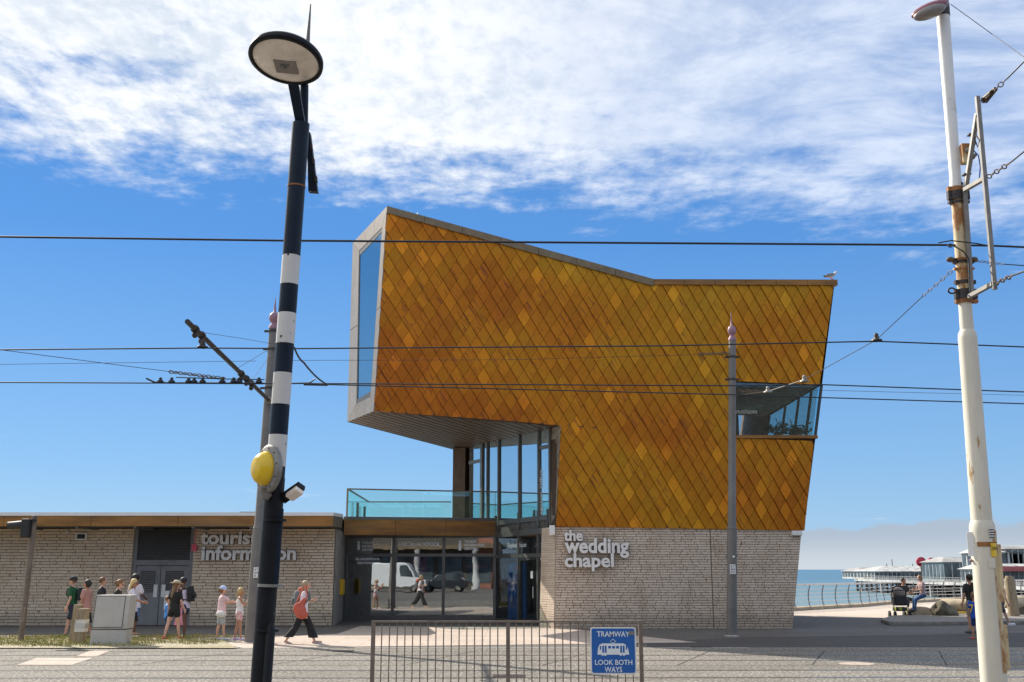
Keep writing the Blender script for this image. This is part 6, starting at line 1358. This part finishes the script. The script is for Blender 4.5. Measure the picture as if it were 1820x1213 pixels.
    if bk == 'skirt':
        kn = (J['k0']+J['k1'])/2; sp_ = (J['k0']-J['k1']).length/2; b.loft([(g(pel+up*.05*H), Rz@Vector((.088*H, 0, 0)), Rz@Vector((0, .066*H, 0))), (g(pel-Z3*.03*H), Rz@Vector((.10*H, 0, 0)), Rz@Vector((0, .08*H, 0))), (g(pel.lerp(kn, bottom[2] if len(bottom) > 2 and isinstance(bottom[2], float) else .6)), Rz@Vector((.12*H, 0, 0)), Rz@Vector((0, .09*H+sp_*.5, 0)))], 20)
    else:
        for i in (0, 1):
            h, k, a = J['h%d' % i], J['k%d' % i], J['a%d' % i]
            if bk == 'shortshorts': b.caps(g(h), g(h.lerp(k, .38)), .060*H*build, .058*H*build)
            if bk == 'shorts': b.caps(g(h), g(h.lerp(k, .82)), .058*H*build, .046*H*build)
            if bk == 'trousers': b.caps(g(h), g(k), .056*H*build, .038*H*build); b.caps(g(k), g(k.lerp(a, .93)), .038*H*build, .028*H)
            if bk == 'wide': b.caps(g(h), g(k), .062*H*build, .058*H*build); b.loft([(g(k), Rz@Vector((.058*H, 0, 0)), Rz@Vector((0, .062*H, 0))), (g(k.lerp(a, .8)), Rz@Vector((.062*H, 0, 0)), Rz@Vector((0, .08*H, 0)))], 16)
    b.build('skirt' if bk == 'skirt' else 'shorts' if 'shorts' in bk else 'trousers', bm_, t, remesh=.0125)
    sm_ = cloth('shoe_%02d%02d%02d' % tuple(int(c*99) for c in shoes), shoes)
    for i in (0, 1):
        he, to = J['heel%d' % i], J['toe%d' % i]; fd = (to-he).normalized(); u2 = Vector((1, 0, 0)).cross(fd); b = MB()
        if foot_sandal:
            b.loft([(g(he-u2*.016*H-fd*.02*H), Rz@Vector((.022*H, 0, 0)), Rz@(u2*.006*H)), (g(to-u2*.014*H+fd*.016*H), Rz@Vector((.024*H, 0, 0)), Rz@(u2*.006*H))], 12); b.caps(g(he.lerp(to, .55)-Vector((.016*H, 0, 0))), g(he.lerp(to, .55)+Vector((.016*H, 0, 0))), .019*H, .019*H)
        else:
            b.caps(g(he+u2*.004*H), g(to), .026*H, .0215*H); b.caps(g(he), g(he.lerp(J['a%d' % i], .5)), .026*H, .022*H)
        b.build('shoe', sm_, t, remesh=.0095)
        b = MB(); b.loft([(g(he-u2*.022*H-fd*.022*H), Rz@Vector((.016*H, 0, 0)), Rz@(u2*.005*H)), (g(he-u2*.022*H), Rz@Vector((.024*H, 0, 0)), Rz@(u2*.0055*H)), (g(to-u2*.02*H), Rz@Vector((.025*H, 0, 0)), Rz@(u2*.0055*H)), (g(to-u2*.02*H+fd*.02*H), Rz@Vector((.014*H, 0, 0)), Rz@(u2*.005*H))], 12); b.build('sole', 'signwhite' if sum(shoes) > .8 else 'rubber', t)
    for ex in extras: ex(t, g, J, pel, up, H, RL, hg, hr, Rz)
    return t, g, J, pel, up, H, RL
def pack(ret, col, label, side=-1, sc=1., name='backpack', dx=0.):
    t, g, J, pel, up, H, RL = ret; m = cloth('bag_%02d%02d%02d' % tuple(int(c*99) for c in col), col); c = g(pel+up*.2*H)+RL@Vector((dx, side*.115*H*1.02, 0)); o_ = empty(name, c, label, 'backpack')
    b = MB(); b.ell(c, (.085*H*sc, .06*H*sc, .125*H*sc), RL); b.loft([(c+RL@Vector((0, 0, z*H*sc)), RL@Vector((rx*H*sc, 0, 0)), RL@Vector((0, .05*H*sc, 0))) for z, rx in ((-.13, .06), (-.12, .08), (0, .085), (.09, .075), (.12, .05))], 16); b.build('bag', m, o_, remesh=.014)
    b = MB(); b.ell(c+RL@Vector((0, side*.06*H*sc, -.03*H)), (.06*H*sc, .025*H*sc, .055*H*sc), RL); b.build('pocket', m, o_)
    for s in (-1, 1):
        b = MB(); b.tube([g(pel+up*z*H)+RL@Vector((s*x*H, y*H*-side, 0)) for x, y, z in ((.055, -.05, .29), (.06, .02, .325), (.065, .075, .28), (.07, .08, .2), (.075, .02, .12), (.06, -.06, .1))], .012*H, 8); b.build('strap', m, o_)
    return o_
L90, R90 = 90, -90
Wk = ((24, 4, 2), (-18, 18, 2))
# queue on the left
r1 = person(131, 32.2, 1.74, L90, 'man in dark green shirt and black cap walking left along the pale brick wall', 'pale', lean=2, legs=((-16, 24, 2), (16, 6, 2)), arms=((-4, 6, 22, 0), (-8, 6, 18, 0)), hair=('short', (.12, .08, .05)), top=('tee', (.015, .10, .04)), bottom=('shorts', (.03, .035, .06)), shoes=(.05, .05, .05), hat=('cap', (.03, .03, .03)), female=False)
pack(r1, (.02, .03, .03), 'small black backpack on the man in the green shirt', sc=.85)
person(155, 31.2, 1.64, 78, 'woman in dusty pink top and long black skirt left of the cabinet, dark bun', 'tan', legs=((6, 6, 2), (-8, 8, 2)), arms=((0, 10, 25, 0), (6, 10, 30, 0)), hair=('bun', (.02, .015, .012)), top=('loose', (.48, .24, .20)), bottom=('skirt', (.02, .02, .022), 1.0), shoes=(.03, .03, .03))
person(181, 32.6, 1.70, -70, 'brown haired boy in a black t-shirt looking right behind the cabinet', 'pale', hair=('short', (.16, .08, .03)), top=('tee', (.03, .03, .035)), bottom=('trousers', (.05, .05, .06)), female=False, shoes=(.05, .05, .05))
person(207, 31.6, 1.64, -72, 'woman in black sunglasses and ponytail looking down behind the cabinet', 'pale', lean=6, head=(0, 22), hair=('pony', (.20, .10, .04)), top=('tee', (.03, .03, .03)), bottom=('trousers', (.04, .04, .05)), glasses=True, arms=((20, 8, 60, 20), (20, 8, 60, 20)))
person(240, 33.0, 1.78, -20, 'dark haired person in white shirt and blue shorts with back turned near the grey doors', 'brown', hair=('afro', (.015, .012, .012)), top=('loose', (.75, .70, .72)), bottom=('shorts', (.10, .22, .45)), shoes=(.5, .3, .2), legs=((2, 2, 4), (-3, 3, 4)), arms=((8, 10, 40, 10), (10, 14, 60, 20)))
r5 = person(237, 31.5, 1.66, -75, 'blonde woman in white top and draped black skirt right of the cabinet', 'tan', head=(-10, 12), hair=('long', (.62, .46, .20)), top=('loose', (.72, .68, .74)), bottom=('skirt', (.015, .015, .017), .95), shoes=(.7, .68, .65), legs=((4, 4, 2), (-5, 6, 2)), arms=((15, 8, 55, 15), (12, 8, 60, 20)), glasses=True)
person(312, 30.9, 1.62, -25, 'woman in black top and shorts with cream sun hat, very long hair and red shoes', 'pale', lean=2, head=(-12, 8), hair=('verylong', (.17, .09, .04)), top=('tee', (.015, .015, .015)), bottom=('shortshorts', (.015, .015, .015)), shoes=(.60, .02, .04), hat=('sun', (.66, .55, .38)), legs=((-12, 4, 4), (10, 2, 5)), arms=((-4, 10, 12, 0), (8, 10, 22, 0)))
r9 = person(331, 32.0, 1.70, 80, 'woman in lilac vest and navy shorts bowing her head before the brick wall', 'brown', lean=8, head=(0, 22), hair=('short', (.012, .01, .01)), top=('tank', (.62, .58, .70)), bottom=('shortshorts', (.03, .05, .10)), shoes=(.55, .5, .45), legs=((-4, 4, 3), (6, 6, 3)), arms=((18, 8, 75, 20), (22, 8, 70, 20)), foot_sandal=True)
pack(r9, (.02, .02, .022), 'black backpack on the woman in the lilac vest', sc=1.05)
person(300, 31.7, 1.15, -60, 'small child in bright blue shirt half hidden behind the woman in black', 'pale', hair=('short', (.2, .1, .04)), top=('tee', (.08, .30, .75)), bottom=('trousers', (.03, .07, .16)), shoes=(.1, .1, .1))
person(321, 31.4, 1.12, 120, 'little girl in pink checked dress between the woman in black and the woman in lilac', 'brown', hair=('bun', (.02, .015, .012)), top=('dress', (.75, .25, .35), (.8, .6, .62), 40), bottom=('skirt', (.70, .28, .38), .75), shoes=(.7, .65, .6), arms=((20, 10, 60, 10), (10, 10, 50, 10)))
person(396, 30.7, 1.47, -65, 'girl in pale blue cap, pink t-shirt and grey shorts reaching towards the braided girl', 'pale', head=(-8, 8), hair=('pony', (.22, .11, .05)), top=('loose', (.74, .52, .53)), bottom=('shorts', (.42, .46, .48)), shoes=(.55, .60, .78), hat=('cap', (.50, .60, .85)), legs=((-6, 2, 3), (9, 4, 6)), arms=((36, 12, 58, 30), (55, 10, 32, 12)))
b = MB(); c = P(393, 1092, 30.45); b.ell(c, (.15, .06, .09)); tag(b.build('waist_bag', cloth('bag_white', (.72, .7, .66)), bevel=.0), 'small white waist bag worn by the girl in the blue cap', 'bag')
person(428, 30.6, 1.43, -80, 'girl with blonde braid in white vest and pink patterned shorts hand to her chin', 'tan', head=(0, 10), hair=('braid', (.50, .34, .14)), top=('tank', (.78, .74, .72)), bottom=('shortshorts', (.68, .34, .38), (.75, .62, .5), 14), shoes=(.55, .42, .55), legs=((-8, 2, 2), (8, 4, 3)), arms=((25, 6, 95, 10), (35, 6, 105, 25)))
r13 = person(540, 29.3, 1.70, -88, 'woman striding right in wide black trousers with a coral shoulder bag', 'pale', lean=4, head=(0, 0), hair=('bob', (.36, .26, .15)), top=('tee', (.76, .74, .78)), bottom=('wide', (.02, .02, .02), (.18, .18, .17), 30), shoes=(.42, .38, .36), legs=((26, 6, 2), (-22, 14, 2)), arms=((-6, 8, 118, 25), (2, 8, 18, 0)), foot_sandal=True)
pack(r13, (.16, .18, .18), 'dark grey backpack carried by the striding woman', sc=1.0)
c = P(533, 1083, 28.95); t = empty('shoulder_bag', c, 'large soft coral red bag hanging at the hip of the striding woman', 'bag'); cm = cloth('coral', (.55, .12, .075))
b = MB(); b.ell(c+Vector((0, 0, -.02)), (.17, .09, .21), Matrix.Rotation(R(-30), 3, 'Y')); b.ell(c+Vector((.06, 0, -.14)), (.17, .09, .12)); b.caps(c+Vector((0, 0, .1)), c+Vector((.1, 0, .26)), .08, .04); b.build('bag', cm, t, remesh=.016); b = MB(); b.tube([c+Vector((-.08, -.03, .2)), c+Vector((.05, -.05, .5)), c+Vector((.12, .06, .62)), c+Vector((.16, .14, .35)), c+Vector((.1, .05, .1))], .02, 8); b.build('strap', cm, t)
c = P(535.5, 1049, 29.4); b = MB(); b.ell(c, (.09, .08, .08)); b.ell(c+Vector((-.07, .02, -.05)), (.06, .06, .05)); tag(b.build('red_scarf', cm, remesh=.012), 'crumpled red cloth tucked at the shoulder of the striding woman', 'scarf')
# by the sea
person(1603, 46.2, 1.75, -150, 'dark haired man in black t-shirt sitting beside the pram', 'tan', seat=.62, lean=8, legs=((82, 84, 8), (80, 84, 8)), arms=((30, 8, 60, 20), (28, 8, 60, 25)), hair=('short', (.02, .015, .01)), top=('tee', (.02, .02, .025)), bottom=('trousers', (.03, .03, .04)), shoes=(.1, .1, .1), female=False, zbase=.13)
person(1640, 44.7, 1.66, 95, 'woman in pale pink shirt and blue jeans sitting on the curved stone seat', 'pale', seat=.78, lean=6, head=(20, 14), legs=((66, 54, 3), (60, 50, 3)), arms=((25, 8, 60, 20), (28, 8, 65, 25)), hair=('bob', (.25, .15, .08)), top=('tee', (.42, .30, .30)), bottom=('trousers', (.03, .09, .22)), shoes=(.1, .1, .12), zbase=.13)
rb = person(1730, 31.2, 1.27, 10, 'boy in royal blue football shirt with yellow 7 walking beside the cream pole', 'tan', hair=('short', (.18, .10, .05)), top=('loose', (.01, .07, .36)), bottom=('shorts', (.01, .03, .14)), shoes=(.55, .12, .12), female=False, legs=((8, 4, 3), (-8, 8, 3)))
c = P(1727, 1081, 31.05); text_at('shirt_number', '7', c+Vector((-.08, 0.0, -.12)), (1, 0, 0), (0, 0, 1), .13, 'yellow', rb[0], .22)
r17 = person(1725, 34.0, 1.78, 20, 'adult in dark clothes with a black backpack, mostly hidden by the cream pole', 'tan', hair=('short', (.02, .02, .02)), top=('tee', (.03, .03, .03)), bottom=('shorts', (.22, .2, .17)), female=False, shoes=(.1, .1, .1))
pack(r17, (.015, .015, .015), 'large black backpack beside the left edge of the cream pole', sc=1.25)
person(1776, 38.5, 1.72, -80, 'person in shorts and white trainers stepping out behind the cream pole', 'pale', legs=((28, 4, 2), (-20, 14, 2)), hair=('short', (.1, .05, .03)), top=('tee', (.6, .2, .2)), bottom=('shorts', (.1, .1, .12)), shoes=(.7, .68, .72), female=False)
# pram
c = P(1601, 1099, 44.6); c = Vector((c.x, 44.6, .0)); t = empty('pram', c, 'black pushchair with grey hood and yellow trimmed basket beside the sitting man', 'pram')
b = MB(); b.ell(c+Vector((0, .05, 1.02)), (.28, .26, .22)); b.build('hood', cloth('hood_grey', (.28, .25, .23)), t); b = MB(); b.tube([c+Vector((.30*cos(a), -.08+.05*sin(a), 1.02+.26*sin(a))) for a in [k*pi/12 for k in range(13)]], .03, 8); b.build('hood_rim', 'ink', t)
b = MB(); b.box(c+Vector((-.26, -.2, .5)), c+Vector((.26, .3, .9))); b.build('seat', 'ink', t, bevel=.06)
b = MB(); b.box(c+Vector((-.24, -.22, .28)), c+Vector((.24, .25, .44))); b.build('basket', mat('basket_green', (.35, .42, .03), .6, 0, .3, 6, dirt=(.03, .03, .03), ds=5, dlo=.45, dhi=.5), t, bevel=.03)
for s in (-1, 1):
    b = MB(); b.tube([c+Vector((s*.29, -.2, .18)), c+Vector((s*.29, -.1, .6)), c+Vector((s*.3, .1, 1.1)), c+Vector((s*.25, -.3, 1.12))], .018, 8); b.build('frame', 'ink', t)
    for y in (-.25, .4): b = MB(); b.lathe(c+Vector((s*.3-.03, y, .14)), (1, 0, 0), [(0, 0), (.14, 0), (.14, .05), (0, .05)], 18); b.build('wheel', 'rubber', t)
b = MB(); b.tube([c+Vector((-.25, -.3, 1.12)), c+Vector((.25, -.3, 1.12))], .02, 8); b.build('handle', 'ink', t)
